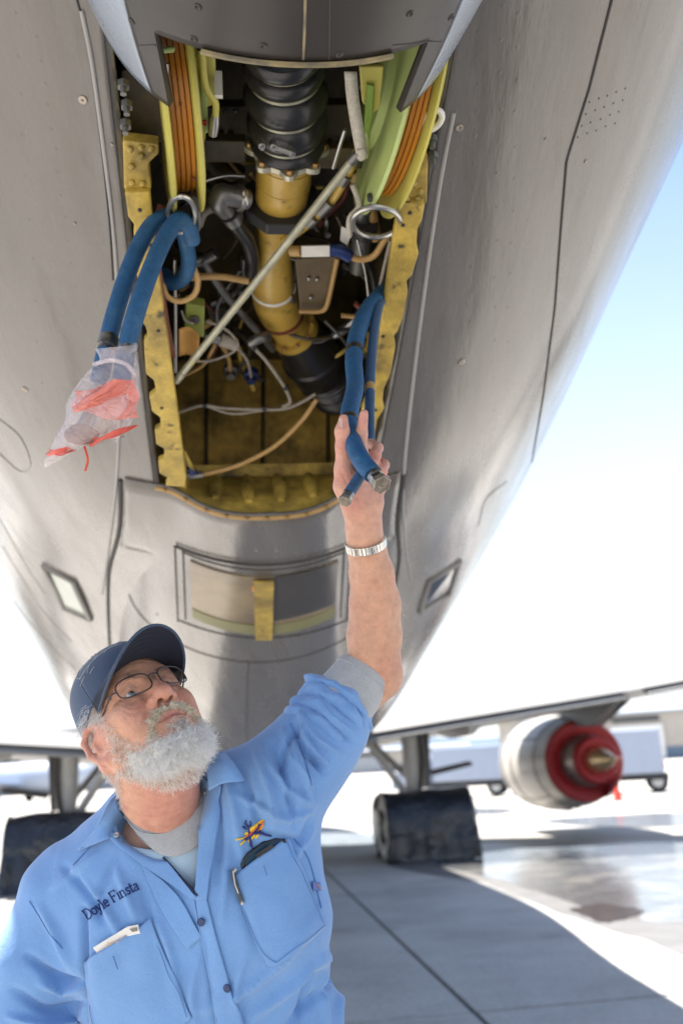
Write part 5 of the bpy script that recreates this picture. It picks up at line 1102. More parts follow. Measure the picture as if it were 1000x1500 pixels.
m1_ = n_.new('ShaderNodeMixShader'); m1_.inputs[0].default_value = .48; m2_ = n_.new('ShaderNodeMixShader'); m2_.inputs[0].default_value = .06; o1_ = n_.new('ShaderNodeOutputMaterial')   # hair lets light through
l_.new(at_.outputs['Color'], d1_.inputs[0]); l_.new(at_.outputs['Color'], t1_.inputs[0]); l_.new(d1_.outputs[0], m1_.inputs[1]); l_.new(t1_.outputs[0], m1_.inputs[2]); l_.new(m1_.outputs[0], m2_.inputs[1]); l_.new(g1_.outputs[0], m2_.inputs[2]); l_.new(m2_.outputs[0], o1_.inputs[0])
M_beardb = mat('beard_core', (.7, .7, .7), .7, attr='tint', var=0, spec=.2)
# beard volume under the strands
B_ = SDF(mm(-84, -172, -110), mm(84, 30, 62), .0024)
B_.ell(mm(0, -111, -4), mm(28, 16, 21), k=0); B_.ell(mm(0, -121, -2), mm(18, 9, 13), k=.02)
for sg in (-1, 1):
    B_.chain([mm(sg*61, -44, -62), mm(sg*58, -64, -60), mm(sg*50, -88, -42), mm(sg*30, -106, -10)], [.006, .009, .012, .015], k=.014)
    B_.chain([mm(sg*4, -54, 16), mm(sg*17, -56.5, 11), mm(sg*29, -64, 5), mm(sg*38, -84, -2)], [.0036, .0044, .0044, .0042], k=.006)
    B_.cap(mm(sg*50, -84, -60), mm(sg*24, -112, -26), .010, .012, k=.02); B_.chain([mm(sg*66, 4, -54), mm(sg*63.5, -24, -52), mm(sg*60, -46, -56)], [.0035, .005, .007], k=.008)
VB, FB_ = B_.mesh(); VB = smooth_mesh(VB, FB_, 1); NB = normals(VB, FB_)
ph = rs2.random(9)*6
nz = sum(np.sin(VB[:, 0]*f1+VB[:, 1]*f2+VB[:, 2]*f3+ph[i]) for i, (f1, f2, f3) in enumerate(((420, 150, 90), (-300, 260, 220), (150, -420, 330), (610, 330, -240), (-520, 480, 410))))
nz2 = sum(np.sin(VB[:, 0]*f1+VB[:, 1]*f2+VB[:, 2]*f3+i) for i, (f1, f2, f3) in enumerate(((1300, 500, 300), (-900, 800, 700), (500, -1300, 1000), (1500, 900, -800))))
VB = VB+NB*(.0010*nz+.0006*nz2)[:, None]
pb = VB*1000
must = (pb[:, 1] > -88) & (np.abs(pb[:, 0]) < 42) & (pb[:, 2] > -14)
colB = np.where(must[:, None], [.66, .57, .44], [.72, .66, .58])
bb = SDF  # keep name short
beard_base = (h2w(VB), FB_, colB)
# roots: on the beard volume and on the face along its border
fac = headV*1000
ynk = np.interp(fac[:, 2], [-90, -60, -20, 10], [-74, -104, -134, -140])
def in_poly(x, y, poly):
    poly = np.array(poly); r_ = np.zeros(len(x), bool); j = len(poly)-1
    for i in range(len(poly)):
        xi, yi = poly[i]; xj, yj = poly[j]; r_ ^= ((yi > y) != (yj > y)) & (x < (xj-xi)*(y-yi)/(yj-yi+1e-9)+xi); j = i
    return r_
mir = headV.copy(); mir[:, 0] = -np.abs(headV[:, 0]); bx_, by_ = cpx(h2c(mir))   # both cheeks take the outline of the near one
fm = in_poly(bx_, by_, [(131, 1050), (139, 1036), (150, 1046), (162, 1060), (178, 1078), (196, 1086), (210, 1082), (219, 1074), (226, 1074), (236, 1086), (262, 1080), (300, 1060), (320, 1100), (300, 1150), (244, 1166), (206, 1160), (180, 1146), (166, 1124), (158, 1096), (150, 1074), (142, 1062)]) & (fac[:, 2] > -80) & (np.abs(fac[:, 0]) < 78) & ((fac[:, 0] < 0) | (fac[:, 1] < -72) | (fac[:, 2] < -45)) & ~((np.abs(fac[:, 0]) < 26) & (fac[:, 1] > -81) & (fac[:, 1] < -62) & (fac[:, 2] > 0)) & ~((fac[:, 1] > -47) & (np.abs(fac[:, 0]) < 24))
def pick(V_, N_, mask, n, jit=.0012):
    i = rs2.choice(np.flatnonzero(mask), n); return V_[i]+rs2.normal(size=(n, 3))*jit, N_[i]
def lock(r_):                                      # neighbouring hairs lean together into locks
    q = r_*1000; return np.stack([np.sin(q[:, 1]*.55+q[:, 2]*.35+1)+np.sin(q[:, 0]*.45-q[:, 2]*.6), np.sin(q[:, 0]*.5+q[:, 2]*.4+2)*.7, np.sin(q[:, 0]*.6+q[:, 1]*.4)+np.sin(q[:, 1]*.35-q[:, 0]*.3+3)], 1)
parts_ = []
def add_strands(r_, n_, dn, lens, width, col, cvar, curl, droop=None, seg=5):
    k = len(r_); base = np.array(col)[None]*(1+cvar*rs2.normal(size=(k, 1))); base = np.clip(base, .03, .85)
    d = n_*dn[0]+np.array(dn[1])[None]+rs2.normal(size=(k, 3))*.22+lock(r_)*.55
    VV, FF, CC = strands(r_, d, lens, width, seg, curl, droop, rs2, base); parts_.append((h2w(VV), FF, CC))
# face border: short pale hairs
r_, n_ = pick(headV, HN, fm, 7000, .0008); zz_ = r_[:, 2]*1000; sgx = np.sign(r_[:, 0])[:, None]
add_strands(r_, n_, (.55, (0, -.75, .12)), rs2.uniform(.008, .017, 7000), .00020, (.88, .83, .76), .12, .5)
# beard volume
m0 = ~must & ~((pb[:, 1] > -92) & (np.abs(pb[:, 0]) < 28) & (pb[:, 2] > -5))
r_, n_ = pick(VB, NB, m0, 19000, .001); k = len(r_); low = np.clip((-70-r_[:, 1]*1000)/50, 0, 1)
add_strands(r_, n_, (.36, (0, -.85, .10)), (.007+.012*low)*rs2.uniform(.5, 1.5, k), .00020, (.97, .93, .87), .06, 1.0, None, 6)
r_, n_ = pick(VB, NB, m0 & (pb[:, 1] < -104), 3600, .001); add_strands(r_, n_, (.35, (0, -.8, .2)), rs2.uniform(.010, .028, 3600), .00018, (.97, .94, .89), .05, 1.2, None, 7)
# moustache, yellowish
r_, n_ = pick(VB, NB, must, 3200, .0008); dx = np.sign(r_[:, 0])*np.clip(np.abs(r_[:, 0])*50, .3, 1.1)
d_ = np.stack([dx, -np.ones(3200)*.8, np.zeros(3200)], 1); base = np.array([[.86, .77, .61]])*(1+.25*rs2.normal(size=(3200, 1)))
VV, FF, CC = strands(r_, n_*.38+d_+rs2.normal(size=(3200, 3))*.26, rs2.uniform(.005, .011, 3200), .00028, 5, .35, None, rs2, np.clip(base, .05, .85)); parts_.append((h2w(VV), FF, CC))
# lower-lip tuft
r_, n_ = pick(headV, HN, (np.abs(fac[:, 0]) < 15) & (fac[:, 1] < -81) & (fac[:, 1] > -98) & (fac[:, 2] > 0), 500); add_strands(r_, n_, (.5, (0, -.8, .2)), rs2.uniform(.008, .015, 500), .00024, (.80, .76, .70), .13, .5)
# under the chin, thin hairs on the neck
ny = (fac[:, 1] < ynk+18) & (fac[:, 1] > ynk-30) & (fac[:, 2] > -80)
r_, n_ = pick(headV, HN, ny, 900); add_strands(r_, n_, (.5, (0, -.7, .1)), rs2.uniform(.006, .014, 900), .00016, (.62, .54, .47), .2, .6)
def join(parts):
    o = 0; VV = []; FF = []; CC = []
    for v, f_, c in parts: VV.append(v); FF.append(f_+o); CC.append(c); o += len(v)
    return np.concatenate(VV), np.concatenate(FF), np.concatenate(CC)
v, f_, c = join(parts_); beard = mesh_obj('beard', v, f_, M_hair, man, c); mesh_obj('beard_core', *beard_base[:2], M_beardb, beard, beard_base[2])
# hair at the temples and behind the ear, eyebrows
parts_ = []
tm = (fac[:, 1] > -2) & (fac[:, 1] < 44) & (fac[:, 2] < -44) & (fac[:, 2] > -98) & (np.abs(fac[:, 0]) > 54) & (np.abs(fac[:, 0]) < 76)
r_, n_ = pick(headV, HN, tm, 2200); add_strands(r_, n_, (.30, (0, -.9, -.45)), rs2.uniform(.012, .026, 2200), .00024, (.80, .77, .73), .12, .25)
bkm = (fac[:, 1] > -70) & (fac[:, 1] < 12) & (fac[:, 2] < -100) & (np.abs(fac[:, 0]) < 78)
r_, n_ = pick(headV, HN, bkm, 4200); add_strands(r_, n_, (.32, (0, -1., -.1)), rs2.uniform(.006, .012, 4200), .00018, (.70, .67, .63), .14, .25)
v, f_, c = join(parts_); mesh_obj('hair', v, f_, M_hair, man, c)
ia = rs2.choice(np.flatnonzero((ayp > 815) & (ayp < 965)), 1500); ra_ = VA[ia]; da_ = NA_[ia]*.35+np.array([.35, -.8, 0])+rs2.normal(size=(1500, 3))*.3
VV, FF, CC = strands(ra_, da_, rs2.uniform(.004, .011, 1500), .00009, 4, .35, None, rs2, np.repeat([[.62, .48, .34]], 1500, 0)); mesh_obj('arm_hair', c2w(VV), FF, M_hair, body, CC)
parts_ = []
for sg in (-1, 1):
    t = rs2.random(170); c = spline([mm(sg*12, 16, 13), mm(sg*24, 20.5, 12), mm(sg*38, 21, 7), mm(sg*53, 13, -8)], 50)
    r_ = c[(t*49).astype(int)]+rs2.normal(size=(170, 3))*[.001, .0019, .0006]; n_ = np.repeat([[0, .25, .45]], 170, 0)
    base = np.array([[.22, .17, .13]])*(1+.35*rs2.normal(size=(170, 1)))
    VV, FF, CC = strands(r_, n_+np.stack([sg*np.ones(170)*.8, .3-t*.9, -t*.4], 1)+rs2.normal(size=(170, 3))*.2, rs2.uniform(.005, .010, 170), .00018, 4, .2, None, rs2, np.clip(base, .03, .7)); parts_.append((h2w(VV), FF, CC))
v, f_, c = join(parts_); mesh_obj('eyebrows', v, f_, M_hair, man, c)
# ---- cap
M_navy = mat('cap_navy', (.024, .046, .092), .8, var=.12, vscale=40, bump=.0003, bscale=700, sheen=.3)
M_navyb = mat('brim_lining', (.010, .013, .026), .85, var=.1, vscale=40)
M_mesh = mat('cap_mesh', (.035, .062, .115), .85, var=.15, vscale=30, bump=.0008, bscale=620, sheen=.2, grain=.35, gscale=650)
capo = None
def cap_pt(ph, t):                                 # azimuth (0 front), 0 rim .. 1 top
    c = np.cos(ph); yr = np.where(c > 0, 20+26*c**1.0, 20+20*c)
    k = np.clip(1-np.abs(t)**2.5, 0, 1)**(1/2.1); y = yr+(117-yr)*np.sin(t*math.pi/2)**1.0
    bul = 1+.03*np.sin(t*math.pi)
    return np.stack([79.5*np.sin(ph)*k*bul, y, -83+(92+12*c*(1-t))*c*k*bul], -1)*.001
ph = np.linspace(-rad(64), rad(64), 40); tt = np.linspace(0, 1, 26)
G = np.array([[cap_pt(a, t) for t in tt] for a in ph]); cap_f = MB().grid(h2w(G)).build('cap', M_navy, man, smooth=80); cap_f.modifiers.new('t', 'SOLIDIFY').thickness = .0016
ph2 = np.linspace(rad(64), 2*math.pi-rad(64), 70); G = np.array([[cap_pt(a, t) for t in tt] for a in ph2]); MB().grid(h2w(G)).build('mesh_panel', M_mesh, cap_f, smooth=80)
for a in (0, 64, 122, 180, 238, 296):
    MB().tube(h2w(cap_pt(rad(a), np.linspace(0, .98, 30))*1.0), .0009, 6).build('seam', M_navy, cap_f)
MB().tube(h2w(cap_pt(np.linspace(0, 2*math.pi, 80, endpoint=False), np.zeros(80))), .0013, 6, closed=True).build('rim_band', M_navy, cap_f)
MB().sphere(h2w(mm(0, 118, -84)), .006, 12, 8).build('cap_button', M_navy, cap_f)
bu = np.linspace(-1, 1, 50); bv = np.linspace(0, 1, 14); Gt = []
for u in bu:
    row = []
    a = rad(64)*u; i_ = cap_pt(a, np.array(0.))*1000
    o_ = np.array([71*math.sin(u*math.pi/2), 0, i_[2]*0+(-42)+142*max(0, math.cos(u*math.pi/2))**.72])
    for v in bv:
        q = i_*(1-v)+o_*v; q[1] = i_[1]*(1-v)+(43-26*(o_[0]/71)**2)*v+5*v*(1-v)*4*.3-4*v; row.append(q*.001)
    Gt.append(row)
Gt = np.array(Gt); br = MB().grid(h2w(Gt)).build('brim', M_navyb, cap_f, smooth=80); q = br.modifiers.new('t', 'SOLIDIFY'); q.thickness = .0028; q.offset = 0
MB().tube(h2w(Gt[:, -1]), .0020, 8).build('brim_edge', M_navy, br)
MB().grid(h2w(Gt+np.array([0, .0022, 0]))).build('brim_top', M_navy, br, smooth=80)
for v in (4, 6, 8, 10, 12): MB().tube(h2w(Gt[:, v]-np.array([0, .0015, 0])), .0005, 4).build('stitch_row', M_navyb, br)
# letters and a little aircraft stitched on the cap front
M_thread = mat('pale_thread', (.34, .37, .42), .7, var=.2, vscale=200)
GLY = {'K': [[(0, 0), (0, 1)], [(.6, 1), (0, .45)], [(.18, .6), (.62, 0)]], 'C': [[(.6, .85), (.4, 1), (.15, .95), (0, .7), (0, .3), (.15, .05), (.4, 0), (.6, .15)]], '-': [[(.1, .5), (.5, .5)]], '1': [[(.1, .8), (.3, 1), (.3, 0)], [(.1, 0), (.5, 0)]],
       '3': [[(.05, .9), (.3, 1), (.55, .8), (.3, .55), (.58, .3), (.3, 0), (.02, .1)]], '5': [[(.55, 1), (.1, 1), (.08, .58), (.35, .62), (.56, .35), (.35, 0), (.03, .08)]]}
def cap_draw(strokes, r):
    for st in strokes:
        st = np.array(st, float); n = len(st)*4; q = np.stack([np.interp(np.linspace(0, len(st)-1, n), range(len(st)), st[:, i]) for i in (0, 1)], 1)
        pts = [cap_pt(np.array(rad(a)), np.array(b)) for a, b in q]; nn = [x-mm(0, 30, -86) for x in pts]; pts = [x+y/np.linalg.norm(y)*.0006 for x, y in zip(pts, nn)]
        yield h2w(np.array(pts))
m_ = MB(); x = -62
for ch in 'KC-135':
    for st in cap_draw([[(x+a*5.0, .66+b*.075) for a, b in s_] for s_ in GLY[ch]], 1): m_.tube(st, .00045, 5)
    x += 5.4
m_.build('cap_lettering', M_thread, cap_f)
m_ = MB()
for st in cap_draw([[(-64, .42), (-30, .47), (-8, .45)], [(-44, .455), (-52, .36)], [(-40, .46), (-30, .54)], [(-62, .43), (-66, .50)], [(-20, .465), (-26, .42)], [(-66, .33), (-56, .36)], [(-50, .30), (-42, .33)]], 1): m_.tube(st, .00055, 5)
m_.build('cap_emblem', M_thread, cap_f)
# ---- glasses
M_gm = mat('glasses_metal', (.06, .055, .06), .3, metal=.7)
lm_ = bpy.data.materials.new('lens'); lm_.use_nodes = True; n_ = lm_.node_tree.nodes; l_ = lm_.node_tree.links; n_.clear()
tr_ = n_.new('ShaderNodeBsdfTransparent'); gl_ = n_.new('ShaderNodeBsdfGlossy'); gl_.inputs['Roughness'].default_value = .03; fr_ = n_.new('ShaderNodeFresnel'); fr_.inputs[0].default_value = 1.5; mx_ = n_.new('ShaderNodeMixShader'); ou_ = n_.new('ShaderNodeOutputMaterial')
l_.new(fr_.outputs[0], mx_.inputs[0]); l_.new(tr_.outputs[0], mx_.inputs[1]); l_.new(gl_.outputs[0], mx_.inputs[2]); l_.new(mx_.outputs[0], ou_.inputs[0])
def lens_pts(sg, n=48):
    a = np.linspace(0, 2*math.pi, n, endpoint=False); c, s = np.cos(a), np.sin(a); e = 2/2.9
    x = 25.5*np.sign(c)*np.abs(c)**e; y = 1.5+17*np.sign(s)*np.abs(s)**e
    y = y-(x*sg < 0)*0+1.5*(x*sg/25)
    return np.stack([sg*33.5+x, -5+y, 29-.0052*(sg*33.5+x)**2*.9+.05*y], 1)*.001
gls = None
for sg in (-1, 1):
    r_ = MB().tube(h2w(lens_pts(sg)), .00115, 8, closed=True).build('glasses_rim', M_gm, man)
    if gls is None: gls = r_
    L0 = lens_pts(sg); c = L0.mean(0)+mm(0, 0, 1.2); MB().add(np.concatenate([h2w(L0), h2w(c)[None]]), [(i, (i+1) % 48, 48) for i in range(48)]).build('lens', lm_, r_, smooth=80)
    MB().tube(h2w(spline([mm(sg*58, 1, 11), mm(sg*64, 3, 6), mm(sg*67, 3, -10), mm(sg*72, 1, -50), mm(sg*75, -2, -78), mm(sg*77, -16, -94)], 30)), .0013, 8).build('temple_arm', M_gm, r_)
    MB().box(h2w(mm(sg*65.5, 3, 0)), .0035, .004, .006).build('hinge', M_gm, r_, smooth=0)
    MB().tube(h2w(spline([mm(sg*11, -4, 18), mm(sg*9, -8, 14), mm(sg*10.5, -11, 11)], 10)), .0006, 6).build('nose_pad', M_gm, r_)
MB().tube(h2w(spline([mm(-9, 0, 29), mm(-4, 3, 31), mm(4, 3, 31), mm(9, 0, 29)], 16)), .0011, 8).build('bridge', M_gm, gls)
# ---- wrist watch band
M_band = mat('watch_steel', (.62, .60, .56), .25, metal=.95, var=.2, vscale=120)
wb_ = None; cW = Q(535.5, 796.5, 1.624); axw = Q(532, 775, 1.62)-Q(544, 838, 1.645); axw /= np.linalg.norm(axw)
uw = np.array([.975, .22, 0]); uw -= axw*(uw@axw); uw /= np.linalg.norm(uw); vw = np.cross(axw, uw)
rg = lambda a: c2w(cW+uw*.0312*math.cos(a)+vw*.0352*math.sin(a))
core = [rg(a) for a in np.linspace(0, 2*math.pi, 48, endpoint=False)]
wt = MB().tube(core, .003, 6, closed=True).build('watch_band', mat('band_dark', (.08, .08, .08), .4, metal=.8), man)
axW = c2w(cW+axw)-c2w(cW)
for k in range(34):
    a = (k+.5)*2*math.pi/34; c = rg(a); t_ = rg(a+.01)-rg(a-.01); t_ /= np.linalg.norm(t_); n_ = np.cross(t_, axW)
    MB().box(c, .0058, .0135, .0056, t_, axW, n_).build('watch_link', M_band, wt, smooth=0, bevel=.0009)
# ---- shirt
M_shirt = mat('blue_twill', (.16, .305, .57), .82, var=.07, vscale=9, bump=.0004, bscale=800, sheen=.3, grain=.09, gscale=600, spec=.2, wr=.0010, wscale=26, rvar=.05)
M_knit = mat('grey_knit', (.36, .37, .38), .9, var=.1, vscale=40, bump=.0006, bscale=500, sheen=.3, grain=.16, gscale=500)
M_tee = mat('pale_tee', (.42, .56, .68), .9, var=.05, vscale=20, bump=.0003, bscale=500)
H_ = .0036
S = SDF([-.66, -.86, 1.36], [.17, -.20, 1.86], H_)
S.ell(Q(285, 1350, 1.60), [.185, .225, .125], k=0)
S.ell(Q(355, 1330, 1.57), [.115, .15, .10], k=.05); S.ell(Q(190, 1360, 1.57), [.105, .15, .10], k=.05)
S.ell(Q(322, 1540, 1.60), [.203, .24, .140], k=.06)
S.cap(Q(105, 1300, 1.605), Q(220, 1215, 1.60), .068, .070, k=.05); S.cap(Q(230, 1215, 1.60), Q(330, 1175, 1.60), .075, .075, k=.04)
S.cap(Q(330, 1188, 1.60), Q(400, 1162, 1.595), .072, .080, k=.04)
S.chain([Q(98, 1318, 1.60), Q(62, 1400, 1.59), Q(40, 1500, 1.57), Q(60, 1590, 1.53)], [.074, .068, .062, .056], k=.035)
S.chain([Q(400, 1160, 1.60), Q(448, 1108, 1.625), Q(478, 1070, 1.64), Q(497, 1042, 1.655)], [.080, .069, .061, .056], k=.03)
S.cap(Q(392, 1205, 1.585), Q(408, 1345, 1.57), .064, .082, k=.05)
axs = Q(541, 982, 1.685)-Q(460, 1092, 1.63); axs /= np.linalg.norm(axs)
# collar neck hole
S.cap(Q(232, 1228, 1.585), Q(246, 1140, 1.50), .064, .070, k=.012, cut=True)
V, F_ = S.mesh(); V = smooth_mesh(V, F_, 2, .5); N = normals(V, F_)
# folds: polylines in the photograph's frame, turned into relief of the cloth (amplitude in mm, half-width in px)
FOLDS = [([(455, 1190), (420, 1200), (385, 1185), (350, 1165)], 6, 9), ([(460, 1180), (430, 1165), (400, 1130), (385, 1100)], 7, 9), ([(452, 1170), (440, 1130), (430, 1080)], 8, 8), ([(478, 1120), (450, 1090), (440, 1050)], 8, 8),
         ([(440, 1060), (420, 1090), (410, 1130)], -7, 9), ([(455, 1100), (470, 1130)], -6, 7), ([(455, 1200), (440, 1230), (400, 1225)], -5, 9), ([(458, 1215), (430, 1260), (420, 1300)], 4, 8),
         ([(330, 1130), (345, 1190), (352, 1250)], 6, 10), ([(352, 1120), (372, 1180), (380, 1215)], -6, 9), ([(375, 1105), (395, 1160), (402, 1210)], 7, 9), ([(400, 1090), (420, 1150), (432, 1210)], -6, 8), ([(318, 1150), (322, 1220), (318, 1290)], -5, 9), ([(335, 1240), (330, 1300), (325, 1350)], 4, 9),
         ([(470, 1000), (490, 1030), (530, 1060)], -6, 6), ([(450, 1020), (475, 1060), (515, 1085)], -7, 7), ([(440, 1040), (462, 1080), (500, 1105)], 6, 7), ([(465, 1010), (480, 1045), (520, 1075)], 5, 6),
         ([(430, 1060), (445, 1100), (475, 1130)], -6, 8), ([(415, 1070), (425, 1110), (455, 1150)], 5, 8),
         ([(470, 1330), (420, 1400), (360, 1450), (300, 1480)], 5, 14), ([(490, 1390), (430, 1440), (370, 1490)], 7, 12), ([(500, 1420), (450, 1470), (420, 1500)], -6, 11), ([(480, 1400), (470, 1450), (480, 1500)], 6, 9), ([(460, 1410), (445, 1460), (440, 1510)], -5, 10), ([(500, 1440), (495, 1480), (500, 1520)], 5, 8),
         ([(120, 1290), (160, 1340), (180, 1380)], 5, 10), ([(95, 1270), (130, 1310), (150, 1350)], -6, 10), ([(170, 1270), (190, 1320), (200, 1350)], 5, 11), ([(205, 1290), (215, 1330), (220, 1345)], -4, 10), ([(60, 1330), (90, 1380), (110, 1420)], 6, 11), ([(40, 1400), (80, 1430), (120, 1440)], -8, 10), ([(60, 1440), (95, 1450), (125, 1445)], 8, 9), ([(20, 1450), (70, 1480), (125, 1470)], -8, 10), ([(15, 1490), (70, 1500), (120, 1490)], 7, 9),
         ([(122, 1330), (124, 1400), (128, 1490)], -9, 7), ([(230, 1350), (250, 1400), (262, 1470)], 4, 9), ([(300, 1360), (308, 1430), (318, 1500)], -4, 9), ([(360, 1400), (345, 1450), (350, 1500)], 4, 10), ([(290, 1400), (282, 1450), (285, 1500)], 4, 10),
         ([(340, 1270), (360, 1340), (380, 1400)], -3, 12), ([(140, 1250), (110, 1275), (80, 1300)], 4, 9), ([(180, 1240), (150, 1300), (140, 1340)], -4, 10)]
def fold_disp(V, N):
    x, y = cpx(V); D_ = np.zeros(len(V)); facing = -(N*(V/np.linalg.norm(V, axis=1)[:, None])).sum(1)
    for pts, amp, w_ in FOLDS:
        q = spline(pts, 24); d2 = np.full(len(V), 1e9); tb = np.zeros(len(V))
        sel = np.flatnonzero((x > q[:, 0].min()-4*w_) & (x < q[:, 0].max()+4*w_) & (y > q[:, 1].min()-4*w_) & (y < q[:, 1].max()+4*w_) & (facing > -.1))
        if not len(sel): continue
        dd = (x[sel, None]-q[None, :, 0])**2+(y[sel, None]-q[None, :, 1])**2; j = dd.argmin(1); dm = dd.min(1); tp = np.sin(np.clip(j/23*.9+.05, 0, 1)*math.pi)**.6
        D_[sel] += amp*.0022*np.exp(-dm/(w_*w_*.34))*tp
    return D_
D_ = fold_disp(V, N)
x, y = cpx(V)
D_ += .0016*np.sin(x/23+y/41)*np.sin(x/57-y/31+1)+.0010*np.sin(x/11-y/19)*np.sin(y/27+x/35)
V = V+N*D_[:, None]
V = smooth_mesh(V, F_, 1, .4)
from mathutils.geometry import intersect_point_tri_2d
full_shirt = BVHTree.FromPolygons(c2w(V).tolist(), F_.tolist())
x, y = cpx(V); opening = in_poly(x, y, [(172, 1170), (215, 1235), (285, 1308), (290, 1300), (296, 1240), (300, 1140), (250, 1120)]) & (V[:, 2] < 1.60)
sleeve_open = ((V-Q(502, 1030, 1.655))@axs > 0) & (np.linalg.norm(V-Q(502, 1030, 1.655), axis=1) < .052)
keep = ~(opening | sleeve_open)[F_].any(1)
shirt = mesh_obj('shirt', c2w(V), F_[keep][:, ::-1], M_shirt, man)
q = shirt.modifiers.new('t', 'SOLIDIFY'); q.thickness = .0022; q.offset = -1
def sh_hit(x, y, off):
    h, n = hit(full_shirt, x, y, off); return h
def coons(top, bot, left, right, nu, nv):
    T_, B2 = spline(top, nu), spline(bot, nu); L_, R_ = spline(left, nv), spline(right, nv); u = np.linspace(0, 1, nu)[None, :, None]; v = np.linspace(0, 1, nv)[:, None, None]
    return (1-v)*T_[None]+v*B2[None]+(1-u)*L_[:, None]+u*R_[:, None]-((1-u)*(1-v)*T_[0]+u*(1-v)*T_[-1]+(1-u)*v*B2[0]+u*v*B2[-1])
def cloth_patch(name, top, bot, left, right, m, off, parent, nu=30, nv=30, th=.0016, lift=None, hitf=None, sm=3):
    G2 = coons(top, bot, left, right, nu, nv); out = []
    for i in range(nv):
        row = []
        for j in range(nu):
            o_ = off+(lift(j/(nu-1), i/(nv-1)) if lift else 0); h = (hitf or sh_hit)(G2[i, j, 0], G2[i, j, 1], o_)
            row.append(h if h is not None else P(G2[i, j, 0], G2[i, j, 1], 1.55))
        out.append(row)
    out = np.array(out)
    for _ in range(sm):
        c_ = out.copy(); c_[1:-1] += .5*((out[:-2]+out[2:])/2-out[1:-1]); out = c_; c_ = out.copy(); c_[:, 1:-1] += .5*((out[:, :-2]+out[:, 2:])/2-out[:, 1:-1]); out = c_
    o = MB().grid(out).build(name, m, parent, smooth=80, fixn=True); q = o.modifiers.new('t', 'SOLIDIFY'); q.thickness = th; q.offset = 0; return o
def soft(q, it=6):
    q = np.array(q)
    for _ in range(it):
        if len(q) > 4: q[1:-1] = q[1:-1]*.5+(q[:-2]+q[2:])*.25
    return q
def bead(name, pts, r, m, off, parent, n=40):
    q = [h for h in (sh_hit(a, b, off) for a, b in spline(pts, n)) if h is not None]; q = soft(q); return MB().tube(q, r, 5).build(name, m, parent)
M_stitch = mat('seam_blue', (.085, .19, .42), .85); M_btn = mat('button_navy', (.02, .04, .12), .35)
# pockets
pk = cloth_patch('chest_pocket', [(339, 1287), (380, 1255), (421, 1226)], [(381, 1394), (405, 1415), (476, 1357)], [(339, 1287), (358, 1340), (381, 1394)], [(421, 1226), (450, 1292), (476, 1357)], M_shirt, .0026, shirt, 34, 34, .0014, lambda u, v: .0045*math.sin(u*math.pi)*(1-v)**3+.0016*math.sin(u*7+v*4)*v*(1-v)*3)
bead('pocket_stitch', [(344, 1291), (362, 1342), (384, 1391), (406, 1410)], .0005, M_stitch, .0046, pk); bead('pocket_stitch', [(406, 1410), (472, 1355)], .0005, M_stitch, .0046, pk); bead('pocket_stitch', [(418, 1234), (446, 1292), (471, 1352)], .0005, M_stitch, .0046, pk)
pk2 = cloth_patch('chest_pocket', [(122, 1408), (170, 1378), (222, 1344)], [(142, 1545), (215, 1540), (282, 1490)], [(122, 1408), (130, 1470), (142, 1545)], [(222, 1344), (250, 1415), (282, 1490)], M_shirt, .0026, shirt, 34, 34, .0014, lambda u, v: .006*math.sin(u*math.pi)*(1-v)**3+.002*math.sin(u*8+v*5)*(1-v))
bead('pocket_stitch', [(218, 1350), (245, 1415), (276, 1488)], .0005, M_stitch, .0046, pk2); bead('pocket_stitch', [(126, 1412), (134, 1470), (146, 1540)], .0005, M_stitch, .0046, pk2)
for a, b in (((386, 1268), (390, 1282)), ((170, 1394), (176, 1412))): bead('pocket_bartack', [a, b], .0011, M_stitch, .014, shirt, 6)
# placket, buttons
pl = cloth_patch('placket', [(286, 1300), (300, 1302)], [(330, 1545), (372, 1545)], [(286, 1300), (300, 1400), (314, 1470), (330, 1545)], [(300, 1302), (322, 1390), (346, 1470), (372, 1545)], M_shirt, .0035, shirt, 10, 40)
pl.name = 'placket'
bead('placket_edge', [(284, 1312), (293, 1360), (300, 1402), (312, 1465), (326, 1530)], .0014, M_shirt, .003, pl)
for x, y in ((297, 1348), (336, 1445)):
    h = sh_hit(x, y, .006); n = hit(full_shirt, x, y)[1]; b_ = MB().lathe(h, n, [(0, .0058), (.002, .0060), (.0028, .0052), (.0022, .0042), (.0022, .0003)], 20).build('shirt_button', M_btn, shirt, smooth=30)
    e1 = np.cross(n, [0, 0, 1.]); e1 /= np.linalg.norm(e1); e2 = np.cross(n, e1)
    for s1 in (-1, 1):
        for s2 in (-1, 1): MB().lathe(h+(e1*s1+e2*s2)*.0014+n*.0022, n, [(0, .0006), (.0004, .0006)], 6).build('button_hole', M_black, b_)
# collar and lapels: folded sheets standing off the shirt
def sheet(name, rows, m, parent, th=.002, nu=18, nv=14):
    R_ = [spline(r_, nu) for r_ in rows]; G = np.array([spline([R_[i][j] for i in range(len(rows))], nv) for j in range(nu)])
    W = np.array([[P(*G[j, k]) for k in range(nv)] for j in range(nu)]); o = MB().grid(W).build(name, m, parent, smooth=80); q = o.modifiers.new('t', 'SOLIDIFY'); q.thickness = th; q.offset = 0; return o
def on(x, y, off):                                 # depth of the cloth at a pixel, minus an offset
    h = sh_hit(x, y, 0); return (x, y, (float((h-CAM)@FWD) if h is not None else 1.56)-off)
cl = sheet('collar', [[(176, 1160, 1.555), (169, 1166, 1.54), (162, 1180, 1.53)], [(170, 1168, 1.53), (158, 1180, 1.515), (150, 1196, 1.51)], [on(176, 1188, .022), on(154, 1206, .020), on(134, 1220, .014)], [on(204, 1219, .016), on(160, 1228, .012), on(113, 1247, .008)]], M_shirt, shirt)
